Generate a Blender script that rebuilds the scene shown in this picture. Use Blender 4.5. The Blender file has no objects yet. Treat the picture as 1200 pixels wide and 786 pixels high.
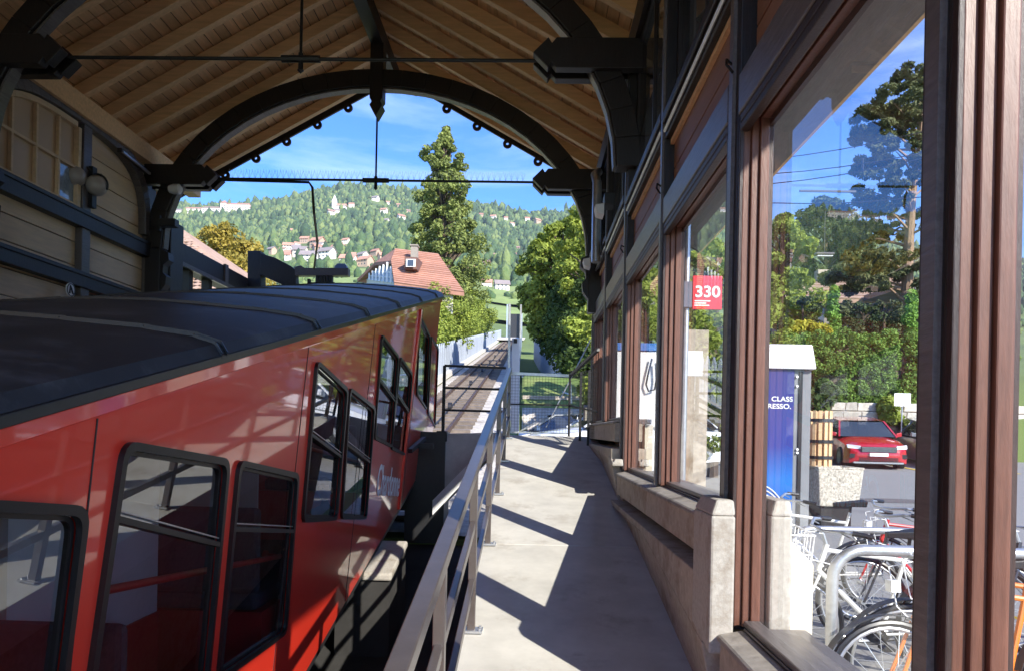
import bpy, math, random
import numpy as np
from mathutils import Vector, Matrix, Euler, noise
from mathutils.geometry import tessellate_polygon
R = math.radians
random.seed(7); rng = np.random.default_rng(7)
sc = bpy.context.scene
col = sc.collection
# ------------------------------------------------------------------ camera
cd = bpy.data.cameras.new('camera'); cam = bpy.data.objects.new('camera', cd); col.objects.link(cam)
CR = Matrix.Rotation(R(1.5), 3, 'Z') @ Matrix.Rotation(R(90), 3, 'X') @ Matrix.Rotation(R(1.2), 3, 'Z')
cam.matrix_world = CR.to_4x4()
cd.sensor_width = 36; cd.lens = 36 * 850 / 1200; cd.shift_y = (505 - 393) / 1200
cd.clip_start = 0.05; cd.clip_end = 9000
sc.camera = cam
# ------------------------------------------------------------------ world, sun, exposure
SUN_EL, SUN_AZ = R(32.3), R(141)
w = bpy.data.worlds.new('World'); sc.world = w; w.use_nodes = True
wn, wl = w.node_tree.nodes, w.node_tree.links
bg = wn['Background']; bg.inputs['Strength'].default_value = 0.15
sky = wn.new('ShaderNodeTexSky'); sky.sky_type = 'NISHITA'; sky.sun_disc = False
sky.sun_elevation = SUN_EL; sky.sun_rotation = SUN_AZ; sky.air_density = 1.0; sky.dust_density = 0.3; sky.ozone_density = 4.5
tc = wn.new('ShaderNodeTexCoord'); mp = wn.new('ShaderNodeMapping'); mp.inputs['Scale'].default_value = (1.2, 2.6, 7)
mp.inputs['Rotation'].default_value = (0, 0.25, 0.3)
nz = wn.new('ShaderNodeTexNoise'); nz.inputs['Scale'].default_value = 1.6; nz.inputs['Detail'].default_value = 9; nz.inputs['Roughness'].default_value = .62
nz.inputs['Distortion'].default_value = .5
cr = wn.new('ShaderNodeValToRGB'); cr.color_ramp.elements[0].position = .46; cr.color_ramp.elements[1].position = .78
cr.color_ramp.elements[0].color = (0, 0, 0, 1); cr.color_ramp.elements[1].color = (.42, .42, .42, 1)
mx = wn.new('ShaderNodeMix'); mx.data_type = 'RGBA'; mx.inputs[7].default_value = (5.2, 5.8, 6.6, 1)
sat = wn.new('ShaderNodeHueSaturation'); sat.inputs['Saturation'].default_value = 1.3; sat.inputs['Hue'].default_value = .517
wl.new(tc.outputs['Generated'], mp.inputs['Vector']); wl.new(mp.outputs[0], nz.inputs['Vector']); wl.new(nz.outputs['Fac'], cr.inputs[0])
wl.new(cr.outputs[0], mx.inputs[0]); wl.new(sky.outputs[0], sat.inputs['Color']); wl.new(sat.outputs[0], mx.inputs[6]); wl.new(mx.outputs[2], bg.inputs['Color'])
sd = bpy.data.lights.new('sun', 'SUN'); sd.energy = 4.0; sd.angle = R(0.5); sd.color = (1, .94, .85)
sun = bpy.data.objects.new('sun', sd); col.objects.link(sun)
sdir = Vector((math.sin(SUN_AZ) * math.cos(SUN_EL), math.cos(SUN_AZ) * math.cos(SUN_EL), math.sin(SUN_EL)))
sun.rotation_euler = sdir.to_track_quat('Z', 'Y').to_euler()
sc.view_settings.view_transform = 'Standard'; sc.view_settings.look = 'None'
sc.view_settings.exposure = 1.28; sc.view_settings.gamma = 1
sc.cycles.max_bounces = 10; sc.cycles.transparent_max_bounces = 24; sc.cycles.diffuse_bounces = 8; sc.cycles.glossy_bounces = 5

# ------------------------------------------------------------------ measuring helpers (photo pixel -> point on a real surface)
def ray(u, v): return CR @ Vector(((u - 600) / 850, (505 - v) / 850, -1))
def onX(u, v, X): d = ray(u, v); return d * (X / d.x)
def onY(u, v, Y): d = ray(u, v); return d * (Y / d.y)
def onZ(u, v, Z): d = ray(u, v); return d * (Z / d.z)
def onP(u, v, p, n):
    d = ray(u, v); n = Vector(n); return d * (Vector(p).dot(n) / d.dot(n))

# ------------------------------------------------------------------ materials
def mat(name, base, rough=.6, var=.2, scale=4, bump=.15, stretch=(1, 1, 1), rnd=0.0, metal=0, coat=0, spec=.5,
        dirt=None, dscale=1.2, dpos=.55, fine=0, transl=0, nrmdist=.01, second=None):
    m = bpy.data.materials.new(name); m.use_nodes = True
    n, l = m.node_tree.nodes, m.node_tree.links
    b = n['Principled BSDF']; b.inputs['Roughness'].default_value = rough; b.inputs['Metallic'].default_value = metal
    b.inputs['Coat Weight'].default_value = coat; b.inputs['Coat Roughness'].default_value = .04; b.inputs['Specular IOR Level'].default_value = spec
    t = n.new('ShaderNodeTexCoord'); oi = n.new('ShaderNodeObjectInfo')
    ad = n.new('ShaderNodeVectorMath'); ad.operation = 'MULTIPLY_ADD'
    cx = n.new('ShaderNodeCombineXYZ')
    for i in range(3): l.new(oi.outputs['Random'], cx.inputs[i])
    l.new(cx.outputs[0], ad.inputs[0]); ad.inputs[1].default_value = (17, 31, 23) if rnd else (0, 0, 0); l.new(t.outputs['Object'], ad.inputs[2])
    mpn = n.new('ShaderNodeMapping'); mpn.inputs['Scale'].default_value = stretch; l.new(ad.outputs[0], mpn.inputs['Vector'])
    no = n.new('ShaderNodeTexNoise'); no.inputs['Scale'].default_value = scale; no.inputs['Detail'].default_value = 8; no.inputs['Roughness'].default_value = .65
    l.new(mpn.outputs[0], no.inputs['Vector'])
    lo = tuple(c * (1 - var) for c in base) + (1,); hi = tuple(min(1, c * (1 + var)) for c in (second or base)) + (1,)
    r = n.new('ShaderNodeValToRGB'); r.color_ramp.elements[0].position = .3; r.color_ramp.elements[1].position = .7
    r.color_ramp.elements[0].color = lo; r.color_ramp.elements[1].color = hi
    l.new(no.outputs['Fac'], r.inputs[0]); c = r.outputs[0]
    if dirt:
        n2 = n.new('ShaderNodeTexNoise'); n2.inputs['Scale'].default_value = dscale; n2.inputs['Detail'].default_value = 10; n2.inputs['Roughness'].default_value = .7
        l.new(ad.outputs[0], n2.inputs['Vector'])
        r2 = n.new('ShaderNodeValToRGB'); r2.color_ramp.elements[0].position = dpos; r2.color_ramp.elements[1].position = dpos + .12
        l.new(n2.outputs['Fac'], r2.inputs[0])
        mm = n.new('ShaderNodeMix'); mm.data_type = 'RGBA'; mm.inputs[7].default_value = tuple(dirt) + (1,)
        l.new(r2.outputs[0], mm.inputs[0]); l.new(c, mm.inputs[6]); c = mm.outputs[2]
    if rnd:
        hs = n.new('ShaderNodeHueSaturation'); mr = n.new('ShaderNodeMapRange')
        mr.inputs['To Min'].default_value = 1 - rnd; mr.inputs['To Max'].default_value = 1 + rnd
        l.new(oi.outputs['Random'], mr.inputs[0]); l.new(mr.outputs[0], hs.inputs['Value']); l.new(c, hs.inputs['Color']); c = hs.outputs[0]
    l.new(c, b.inputs['Base Color'])
    if bump:
        bp = n.new('ShaderNodeBump'); bp.inputs['Strength'].default_value = bump; bp.inputs['Distance'].default_value = nrmdist
        l.new(no.outputs['Fac'], bp.inputs['Height']); l.new(bp.outputs[0], b.inputs['Normal'])
    if transl:
        tr = n.new('ShaderNodeBsdfTranslucent'); l.new(c, tr.inputs['Color']); ms = n.new('ShaderNodeMixShader'); ms.inputs[0].default_value = transl
        l.new(b.outputs[0], ms.inputs[1]); l.new(tr.outputs[0], ms.inputs[2]); l.new(ms.outputs[0], n['Material Output'].inputs['Surface'])
    return m
def glassmat(name, tint=(.93, .96, .96), ior=1.52, dust=.0, dustcol=(.5, .5, .5), wavy=0):
    m = bpy.data.materials.new(name); m.use_nodes = True
    n, l = m.node_tree.nodes, m.node_tree.links; n.remove(n['Principled BSDF'])
    tr = n.new('ShaderNodeBsdfTransparent'); tr.inputs[0].default_value = tint + (1,)
    gl = n.new('ShaderNodeBsdfGlossy'); gl.inputs['Roughness'].default_value = .01; gl.inputs['Color'].default_value = (.95, .97, 1, 1)
    lw = n.new('ShaderNodeLayerWeight'); lw.inputs[0].default_value = .5; pw_ = n.new('ShaderNodeMath'); pw_.operation = 'POWER'; pw_.inputs[1].default_value = 4.5
    fr = n.new('ShaderNodeMath'); fr.operation = 'MULTIPLY_ADD'; f0 = 2 * ((ior - 1) / (ior + 1)) ** 2; fr.inputs[1].default_value = .9 - f0; fr.inputs[2].default_value = f0
    l.new(lw.outputs['Facing'], pw_.inputs[0]); l.new(pw_.outputs[0], fr.inputs[0])
    ms = n.new('ShaderNodeMixShader'); l.new(fr.outputs[0], ms.inputs[0]); l.new(tr.outputs[0], ms.inputs[1]); l.new(gl.outputs[0], ms.inputs[2])
    out = ms
    if dust:
        df = n.new('ShaderNodeBsdfDiffuse'); df.inputs[0].default_value = dustcol + (1,)
        no = n.new('ShaderNodeTexNoise'); no.inputs['Scale'].default_value = 2.2; no.inputs['Detail'].default_value = 10; no.inputs['Roughness'].default_value = .75
        t = n.new('ShaderNodeTexCoord'); l.new(t.outputs['Object'], no.inputs['Vector'])
        mr = n.new('ShaderNodeMapRange'); mr.inputs['From Min'].default_value = .35; mr.inputs['From Max'].default_value = .75; mr.inputs['To Max'].default_value = dust
        l.new(no.outputs['Fac'], mr.inputs[0]); m2 = n.new('ShaderNodeMixShader'); l.new(mr.outputs[0], m2.inputs[0]); l.new(ms.outputs[0], m2.inputs[1]); l.new(df.outputs[0], m2.inputs[2]); out = m2
    l.new(out.outputs[0], n['Material Output'].inputs['Surface'])
    return m
M = {}
M['roofwood'] = mat('larch boards', (.70, .45, .23), .7, .2, 3, .2, (6, .6, 6), rnd=.16, dirt=(.16, .1, .055), dscale=3.5, dpos=.64)
M['rafter'] = mat('rafter wood', (.74, .48, .25), .7, .15, 5, .2, (.6, 6, 6), rnd=.1, dirt=(.2, .13, .07), dscale=2.5, dpos=.66)
M['wallwood'] = mat('painted cream boards', (.72, .55, .34), .65, .12, 3, .12, (8, 1, 8), rnd=.05, dirt=(.25, .18, .1), dscale=2.5, dpos=.68)
M['dark'] = mat('dark brown timber paint', (.016, .012, .012), .45, .35, 12, .25, (6, 6, 1), dirt=(.05, .04, .035), dscale=6, dpos=.66)
M['greytimber'] = mat('weathered grey-brown timber', (.12, .105, .10), .34, .3, 8, .25, (8, 1, 8), dirt=(.22, .2, .18), dscale=9, dpos=.66)
M['frame'] = mat('brown window frame paint', (.14, .058, .036), .42, .22, 10, .2, (8, 8, 1), dirt=(.34, .22, .16), dscale=18, dpos=.66)
M['framedk'] = mat('dark window frame paint', (.035, .02, .016), .45, .3, 14, .3, (8, 8, 1), dirt=(.5, .44, .38), dscale=34, dpos=.69)
M['panel'] = mat('brown board panel', (.26, .13, .075), .6, .15, 4, .15, (8, .7, 8), rnd=.08)
M['concrete'] = mat('platform concrete', (.51, .49, .44), .85, .14, 3.5, .3, dirt=(.40, .37, .32), dscale=2.6, dpos=.56, nrmdist=.004)
M['plinth'] = mat('rough tan plinth concrete', (.40, .345, .275), .9, .22, 22, .5, dirt=(.25, .19, .13), dscale=2.2, dpos=.52, nrmdist=.006)
M['pier'] = mat('speckled stone', (.40, .37, .32), .9, .16, 60, .5, nrmdist=.004, dirt=(.29, .25, .20), dscale=5, dpos=.52)
M['sill'] = mat('weathered sill', (.30, .27, .23), .75, .25, 14, .4, dirt=(.12, .1, .08), dscale=5, dpos=.55)
M['cream'] = mat('cream render', (.64, .57, .44), .9, .05, 20, .2)
M['red'] = mat('red coach paint', (.80, .045, .022), .3, .04, 1.3, .05, coat=1, nrmdist=.02)
M['redin'] = mat('red interior', (.45, .02, .02), .4, .1, 3, .05, coat=.3)
M['coachroof'] = mat('coach roof membrane', (.030, .030, .034), .5, .3, 2.5, .12, (1, .5, 1), dirt=(.075, .075, .082), dscale=2.2, dpos=.52)
M['rubber'] = mat('black rubber', (.012, .012, .013), .38, .2, 20, .0)
M['alu'] = mat('satin aluminium', (.5, .5, .52), .35, .1, 30, .05, metal=.9)
M['steelrail'] = mat('painted handrail steel', (.12, .10, .092), .28, .12, 12, .06, metal=.35, spec=.7, dirt=(.3, .26, .22), dscale=14, dpos=.7)
M['iron'] = mat('black iron', (.012, .011, .012), .5, .2, 20, .1)
M['galv'] = mat('galvanised steel', (.55, .56, .57), .35, .15, 18, .05, metal=.75)
M['white'] = mat('white paint', (.8, .8, .8), .5, .05, 8, .05)
M['offwhite'] = mat('off-white sheet metal', (.74, .75, .76), .45, .05, 4, .02)
M['interior'] = mat('grey interior panel', (.70, .69, .71), .6, .06, 3, .05)
M['seat'] = mat('dark seat fabric', (.05, .05, .07), .9, .2, 40, .2)
M['black'] = mat('black plastic', (.02, .02, .022), .45, .2, 20, .05)
M['grass'] = mat('meadow grass', (.10, .16, .035), .95, .35, 1.2, .3, dirt=(.17, .20, .06), dscale=.25, dpos=.5, nrmdist=.05)
M['field'] = mat('terrain grass', (.12, .17, .045), .95, .3, .02, .0, dirt=(.06, .1, .035), dscale=.012, dpos=.52)
M['asphalt'] = mat('sun-bleached asphalt', (.23, .225, .215), .9, .12, 30, .3, dirt=(.18, .175, .17), dscale=.9, dpos=.55, nrmdist=.004)
M['gravel'] = mat('pale ballast', (.45, .42, .37), .95, .3, 8, .6, dirt=(.28, .25, .22), dscale=1.2, dpos=.5, nrmdist=.03)
M['rust'] = mat('rusty rail', (.09, .06, .05), .6, .3, 10, .1, metal=.4)
M['railtop'] = mat('polished rail head', (.5, .48, .46), .25, .1, 10, 0, metal=.9)
M['sleeper'] = mat('sleeper', (.17, .14, .115), .9, .3, 5, .3, rnd=.2)
M['stone'] = mat('wall stone', (.52, .48, .41), .9, .25, 5, .5, rnd=.22, nrmdist=.03)
M['mortar'] = mat('mortar', (.27, .24, .2), .95, .2, 10, .3)
M['tiles'] = mat('reddish roof tiles', (.34, .17, .115), .85, .22, 2.2, .2, rnd=.12, dirt=(.3, .16, .11), dscale=1.2, dpos=.55)
M['oldtiles'] = mat('weathered brown roof tiles', (.36, .24, .17), .9, .28, 3, .3, rnd=.2)
M['plaster'] = mat('pale house plaster', (.68, .64, .56), .9, .06, 2, .05, rnd=.08)
M['bluewood'] = mat('blue-grey cladding', (.45, .52, .56), .8, .1, 4, .05)
M['houseglass'] = mat('house window glass', (.05, .06, .075), .12, .2, 3, 0, spec=.8)
M['bark'] = mat('bark', (.11, .08, .055), .95, .35, 6, .8, (4, 4, 1), nrmdist=.04)
M['pinebark'] = mat('pine bark', (.26, .17, .11), .95, .35, 5, .8, (4, 4, 1), nrmdist=.04)
def leaf(name, a, b, sc_=.6, tr=.3): return mat(name, a, .7, .25, sc_, 0, second=b, transl=tr, spec=.3)
M['conifer'] = leaf('conifer needles', (.09, .13, .035), (.25, .29, .075), .7, .2)
M['decid'] = leaf('deciduous leaves', (.10, .16, .025), (.30, .35, .055), .8)
M['decid2'] = leaf('light leaves', (.15, .22, .035), (.34, .40, .07), .8)
M['ivy'] = leaf('ivy leaves', (.03, .06, .012), (.08, .125, .025), 1.2)
M['yellowtree'] = leaf('yellowing leaves', (.17, .17, .03), (.38, .28, .05), .9)
M['pine'] = leaf('pine needles', (.04, .06, .02), (.12, .13, .045), .8, .15)
M['darktree'] = leaf('dark evergreen leaves', (.03, .055, .015), (.08, .11, .03), .6, .15)
M['hedge'] = leaf('hedge leaves', (.085, .17, .03), (.22, .34, .065), 2.2)
M['cypress'] = leaf('cypress leaves', (.12, .25, .035), (.22, .38, .06), 3, .15)
M['yellowbush'] = leaf('yellow leaves', (.35, .33, .03), (.5, .45, .05), 3)
M['forest'] = leaf('far forest', (.045, .085, .03), (.12, .165, .055), .01, .0)
M['glass'] = glassmat('window glass', (.94, .96, .96), 1.5, .10, (.6, .6, .62))
M['darkglass'] = glassmat('transom glass', (.25, .28, .28), 1.45, .12, (.3, .3, .3))
M['coachglass'] = glassmat('tinted coach glass', (.62, .66, .66), 1.7)
M['carglass'] = mat('car glass', (.02, .025, .03), .05, .1, 3, 0, spec=1, coat=.6)
M['blueboard'] = None

# ------------------------------------------------------------------ mesh builder
class MB:
    def __init__(s): s.v = []; s.f = []
    def add(s, vs, fs):
        o = len(s.v); s.v += [tuple(p) for p in vs]; s.f += [tuple(i + o for i in f) for f in fs]; return s
    def hexa(s, P):
        return s.add(P, [(0, 3, 2, 1), (4, 5, 6, 7), (0, 1, 5, 4), (1, 2, 6, 5), (2, 3, 7, 6), (3, 0, 4, 7)])
    def box(s, x0, x1, y0, y1, z0, z1):
        return s.hexa([(x0, y0, z0), (x1, y0, z0), (x1, y1, z0), (x0, y1, z0), (x0, y0, z1), (x1, y0, z1), (x1, y1, z1), (x0, y1, z1)])
    def bar(s, a, b, wd, ht, up=(0, 0, 1)):
        a, b, up = Vector(a), Vector(b), Vector(up); d = (b - a).normalized(); x = d.cross(up).normalized() * wd / 2; z = x.cross(d).normalized() * ht / 2
        return s.hexa([a - x - z, a + x - z, b + x - z, b - x - z, a - x + z, a + x + z, b + x + z, b - x + z])
    def tube(s, pts, r, n=8, closed=False, cap=True):
        pts = [Vector(p) for p in pts]; k = len(pts); rs = r if isinstance(r, (list, tuple)) else [r] * k
        vs = []; fs = []; ref = None
        for i, p in enumerate(pts):
            if closed: d = pts[(i + 1) % k] - pts[i - 1]
            else: d = pts[min(i + 1, k - 1)] - pts[max(i - 1, 0)]
            if d.length < 1e-9: d = Vector((0, 0, 1))
            d.normalize()
            if ref is None: ref = Vector((0, 0, 1)) if abs(d.z) < .9 else Vector((1, 0, 0))
            x = d.cross(ref)
            if x.length < 1e-4: x = d.cross(Vector((0, 1, 0)))
            x.normalize(); y = d.cross(x); ref = -y if False else ref
            ref = x.cross(d).normalized() if True else ref
            for j in range(n):
                a = 2 * math.pi * j / n; vs.append(p + (x * math.cos(a) + y * math.sin(a)) * rs[i])
        m = k if closed else k - 1
        for i in range(m):
            for j in range(n):
                a, b = i * n, ((i + 1) % k) * n; fs.append((a + j, a + (j + 1) % n, b + (j + 1) % n, b + j))
        if not closed and cap: fs.append(tuple(reversed(range(n)))); fs.append(tuple(range((k - 1) * n, k * n)))
        return s.add(vs, fs)
    def prism(s, poly, vec):
        n = len(poly); vec = Vector(vec); A = [Vector(p) for p in poly]
        return s.add(A + [p + vec for p in A], [tuple(reversed(range(n))), tuple(range(n, 2 * n))] + [(i, (i + 1) % n, n + (i + 1) % n, n + i) for i in range(n)])
    def band(s, outer, inner, vec):       # strip between two polylines, extruded
        vec = Vector(vec); O = [Vector(p) for p in outer]; I = [Vector(p) for p in inner]; n = len(O)
        for i in range(n - 1):
            s.hexa([O[i], O[i + 1], I[i + 1], I[i], O[i] + vec, O[i + 1] + vec, I[i + 1] + vec, I[i] + vec])
        return s
    def ring(s, outer, inner, vec):       # closed frame
        vec = Vector(vec); n = len(outer); O = [Vector(p) for p in outer]; I = [Vector(p) for p in inner]
        vs = O + I + [p + vec for p in O] + [p + vec for p in I]; fs = []
        for i in range(n):
            j = (i + 1) % n
            fs += [(i, j, n + j, n + i), (2 * n + i, 3 * n + i, 3 * n + j, 2 * n + j), (i, 2 * n + i, 2 * n + j, j), (n + i, n + j, 3 * n + j, 3 * n + i)]
        return s.add(vs, fs)
    def lathe(s, prof, c=(0, 0, 0), n=16, axis='Z'):
        vs = []; k = len(prof)
        for r, h in prof:
            for j in range(n):
                a = 2 * math.pi * j / n; p = (r * math.cos(a), r * math.sin(a), h)
                if axis == 'Y': p = (p[0], p[2], p[1])
                if axis == 'X': p = (p[2], p[0], p[1])
                vs.append((p[0] + c[0], p[1] + c[1], p[2] + c[2]))
        fs = [(i * n + j, i * n + (j + 1) % n, (i + 1) * n + (j + 1) % n, (i + 1) * n + j) for i in range(k - 1) for j in range(n)]
        fs += [tuple(reversed(range(n))), tuple(range((k - 1) * n, k * n))]
        return s.add(vs, fs)
    def build(s, name, m, parent=None, bevel=0, smooth=False, fixn=True):
        me = bpy.data.meshes.new(name); me.from_pydata(s.v, [], s.f)
        if fixn:
            import bmesh
            b = bmesh.new(); b.from_mesh(me); bmesh.ops.recalc_face_normals(b, faces=b.faces); b.to_mesh(me); b.free()
        if smooth: me.polygons.foreach_set('use_smooth', [True] * len(me.polygons)); me.set_sharp_from_angle(angle=R(35))
        if m: me.materials.append(m)
        return link(me, name, parent, bevel)
def link(me, name, parent=None, bevel=0):
    o = bpy.data.objects.new(name, me); col.objects.link(o)
    if parent:
        o.parent = parent
        if parent.type == 'EMPTY' and parent.get('_world'): o.matrix_parent_inverse = Matrix.Translation(-parent.location)
    if bevel:
        b = o.modifiers.new('bevel', 'BEVEL'); b.width = bevel; b.segments = 2; b.limit_method = 'ANGLE'; b.harden_normals = False
    return o
def thing(name, label, cat, loc=(0, 0, 0), group=None, world=False):
    o = bpy.data.objects.new(name, None); col.objects.link(o); o.location = loc; o.empty_display_size = .2
    o['label'] = label; o['category'] = cat
    if group: o['group'] = group
    if world: o['_world'] = 1
    return o
def tag(o, label, cat, group=None):
    o['label'] = label; o['category'] = cat
    if group: o['group'] = group
    return o
def struct(o): o['kind'] = 'structure'; return o
def stuff(o, label=None, cat=None):
    o['kind'] = 'stuff'
    if label: o['label'] = label
    if cat: o['category'] = cat
    return o
def copy_tree(o, parent=None):
    kids = list(o.children); c = o.copy(); col.objects.link(c)
    if parent: c.parent = parent; c.matrix_parent_inverse = o.matrix_parent_inverse.copy()
    for k in kids: copy_tree(k, c)
    return c
def repaint(o, old, new):       # give a copy its own paint
    for k in [o] + list(o.children_recursive):
        if k.type == 'MESH' and k.data.materials and k.data.materials[0] == old:
            k.data = k.data.copy(); k.data.materials[0] = new
def textmesh(s, size, name, m, parent, mw, extrude=.002, font_w=1.0, align='LEFT', shear=0, bold=0):
    c = bpy.data.curves.new(name, 'FONT'); c.body = s; c.size = size; c.extrude = extrude; c.align_x = align; c.shear = shear; c.offset = bold; c.space_line = .8
    t = bpy.data.objects.new('tmp', c); me = bpy.data.meshes.new_from_object(t); bpy.data.objects.remove(t)
    me.transform(Matrix.Diagonal((font_w, 1, 1, 1))); me.transform(mw); me.materials.clear(); me.materials.append(m)
    me.name = name
    return link(me, name, parent)

# ------------------------------------------------------------------ ground
def lerp(a, x):
    for (x0, y0), (x1, y1) in zip(a, a[1:]):
        if x <= x1: return y0 + (y1 - y0) * max(0, (x - x0)) / (x1 - x0)
    return a[-1][1]
def trackZ(Y): return (-3.31 + .22 * Y) if Y < 9.6 else (-2.61 + .147 * Y)
def trackX(Y): return -2.55 - max(0, Y - 20) * .013
STREET = [(-60, -1.9), (0, -1.64), (8, -1.6), (12, -1.45), (24, -.82), (26, -.7)]
def streetZ(Y): return lerp(STREET, Y)
CREST = [(-2.0, .27), (-1.0, .275), (-.70, .285), (-.5, .305), (-.40, .312), (-.26, .333), (-.22, .330), (-.16, .325), (-.07, .308), (-.02, .296), (.03, .298), (.08, .31), (.2, .315), (.35, .285), (.6, .25), (1, .22), (2.2, .2)]
PROF = [(120, .43), (220, .50), (350, .575), (600, .685), (900, .765), (1300, .88), (1700, 1.0)]
def hillZ(X, Y):
    t = X / Y; c = lerp(CREST, t); p = lerp(PROF, Y)
    z = Y * c * p
    if Y > 1700: z = 1700 * c * 1.0 + (Y - 1700) * c * -.5
    k = min(1, max(0, (Y - 200) / 500))
    z += k * (noise.noise(Vector((X / 260, Y / 300, .3))) * 16 + noise.noise(Vector((X / 90, Y / 110, 4.3))) * 6)
    return z
def groundZ(X, Y):
    if X < .95 and X > -6.2 and Y < 9.55:
        return -4.6
    if Y >= 21 and Y < 38 and -.35 <= X < 5:
        return lerp([(21, -.98), (22.6, -.9), (23.6, .75), (26, 1.95), (38, 2.95)], Y)
    if Y < 26:
        if X >= -.35: return streetZ(Y) if X < 30 else streetZ(Y) + (X - 30) * .05
        if X <= -6.2 and Y < 9.55: return -1.5 + .06 * Y
        return trackZ(max(Y, 9.6)) - .25
    base = trackZ(Y) - .25
    if Y < 150:
        if X > -.35:
            z = lerp([(26, -.7), (27, .1), (32, 2.0), (38, 2.95)], Y) if Y < 38 else base
            if X > 8: z = z + min(1, (X - 8) / 10) * (lerp([(26, .8), (30, 2.6), (60, 6), (150, 19)], Y) - z)
            return z
        if Y < 100: return base
    h = hillZ(X, Y)
    k = min(1, max(0, (Y - 100) / 100)); return base * (1 - k) + h * k if k < 1 else h
xs = sorted(set([-6000, -4000, -2800, -2000, -1500, -1200, -1000, -850] + list(range(-700, -99, 25)) + list(range(-90, -19, 10)) + [-14, -10, -7.5, -6.22, -6.18, -4.5, -.7, -.5, -.36, -.34, .3, .94, .96, 2, 4, 4.99, 5.01, 6, 8, 11, 14, 18, 24, 30, 40, 50, 60, 80] + list(range(100, 701, 25)) + [850, 1000, 1200, 1500, 2000, 2800, 4000, 6000]))
ys = sorted(set([-600, -200, -60, -20, -5, 0, 4, 8, 9.54, 9.56, 12, 16, 20, 21, 22.6, 23.6, 24.8, 25.9, 26.1, 27, 29, 32, 35, 38, 45, 55, 65, 80, 100, 110, 120, 135, 150, 170, 200] + list(range(230, 1801, 30)) + [1900, 2100, 2500, 3500]))
g = MB(); nx = len(xs)
for y in ys:
    for x in xs:
        g.v.append((x, y, groundZ(x, y) if y < 1800 else hillZ(x, max(y, 1.0))))
for j in range(len(ys) - 1):
    for i in range(nx - 1): g.f.append((j * nx + i, j * nx + i + 1, (j + 1) * nx + i + 1, (j + 1) * nx + i))
struct(g.build('ground', M['field'], smooth=True, fixn=False))
def hit(u, v, ymin=150):        # where a sight line meets the terrain
    d = ray(u, v); d = d / d.y; y = ymin
    while y < 1900:
        if groundZ(d.x * y, y) > d.z * y: return Vector((d.x * y, y, groundZ(d.x * y, y)))
        y += 3
    return d * 1650
def sheet(name, m, X, Y, zf, dz=.004):
    b = MB(); n = len(X)
    for y in Y:
        for x in X: b.v.append((x, y, zf(x, y) + dz))
    for j in range(len(Y) - 1):
        for i in range(n - 1): b.f.append((j * n + i, j * n + i + 1, (j + 1) * n + i + 1, (j + 1) * n + i))
    return struct(b.build(name, m, fixn=False))
sheet('street', M['asphalt'], [1.3, 4.99], [-20, -5, 0, 4, 8, 10, 12, 16, 20, 21, 22.6], lambda x, y: groundZ(x, y), .006)
sheet('street', M['asphalt'], [4.995, 10, 20, 29.5], [-20, -5, 0, 4, 8, 10, 12, 16, 20, 24, 25.8], lambda x, y: streetZ(y), .006)
sheet('parking_area', M['asphalt'], [-.3, .5, 1.296], [9.6, 12, 16, 20, 21, 22.6], lambda x, y: groundZ(x, y), .006)
sheet('grass_verge', M['grass'], [-.3, 1, 2.5, 4.9], [23.62, 24.8, 25.9, 27, 29, 32, 35, 38, 45], lambda x, y: groundZ(x, y), .03)
sheet('gravel_bank', M['gravel'], [-.3, 1, 2.5, 4.9], [22.6, 23.6], lambda x, y: groundZ(x, y), .03)
# dark patch and tyre marks on the street
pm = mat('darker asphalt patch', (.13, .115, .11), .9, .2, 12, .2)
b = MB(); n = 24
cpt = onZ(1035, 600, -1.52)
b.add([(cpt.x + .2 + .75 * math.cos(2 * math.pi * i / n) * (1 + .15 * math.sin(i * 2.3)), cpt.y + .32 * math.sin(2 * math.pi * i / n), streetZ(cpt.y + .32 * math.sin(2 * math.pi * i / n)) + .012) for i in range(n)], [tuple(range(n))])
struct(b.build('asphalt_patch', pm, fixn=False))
ym = mat('yellow road paint', (.62, .45, .05), .8, .15, 12, .1)
yb = MB()
for x0 in (8.9, 11.6, 14.3):
    yb.bar((x0, 21.6, streetZ(21.6) + .016), (x0, 25.4, streetZ(25.4) + .016), .12, .004)
struct(yb.build('parking_line', ym))
b = MB(); pts = [(5.2 + .55 * math.cos(a) * 1.6, 7.2 + 1.0 * math.sin(a), streetZ(7.2 + 1.0 * math.sin(a)) + .016) for a in [i * math.pi / 20 for i in range(41)]]
b.tube(pts, .05, 4); o = b.build('yellow_road_marking', ym); struct(o)
for v in o.data.vertices: v.co.z = streetZ(v.co.y) + .012

# ------------------------------------------------------------------ platform, pit, end wall
PH, PS, PYE = -1.7, .174, 9.5
def platZ(Y): return PH + PS * Y
for (y0, y1) in ((-6, -1.2), (-1.195, 2.28), (2.284, 5.16), (5.165, 7.6), (7.604, PYE)):
    b = MB(); b.hexa([(-.36, y0, platZ(y0) - .25), (.86, y0, platZ(y0) - .25), (.86, y1, platZ(y1) - .25), (-.36, y1, platZ(y1) - .25), (-.36, y0, platZ(y0)), (.86, y0, platZ(y0)), (.86, y1, platZ(y1)), (-.36, y1, platZ(y1))])
    struct(b.build('platform', M['concrete'], bevel=.005))
b = MB(); b.hexa([(-.30, -6, -4.4), (.8, -6, -4.4), (.8, 9.45, -4.4), (-.30, 9.45, -4.4), (-.30, -6, platZ(-6) - .26), (.8, -6, platZ(-6) - .26), (.8, 9.45, platZ(9.45) - .26), (-.30, 9.45, platZ(9.45) - .26)])
struct(b.build('platform_base', M['plinth']))
M['pit'] = mat('shade-dark pit concrete', (.03, .028, .026), .9, .3, 3, .3)  # deep shade of the pit put into the concrete colour
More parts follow.
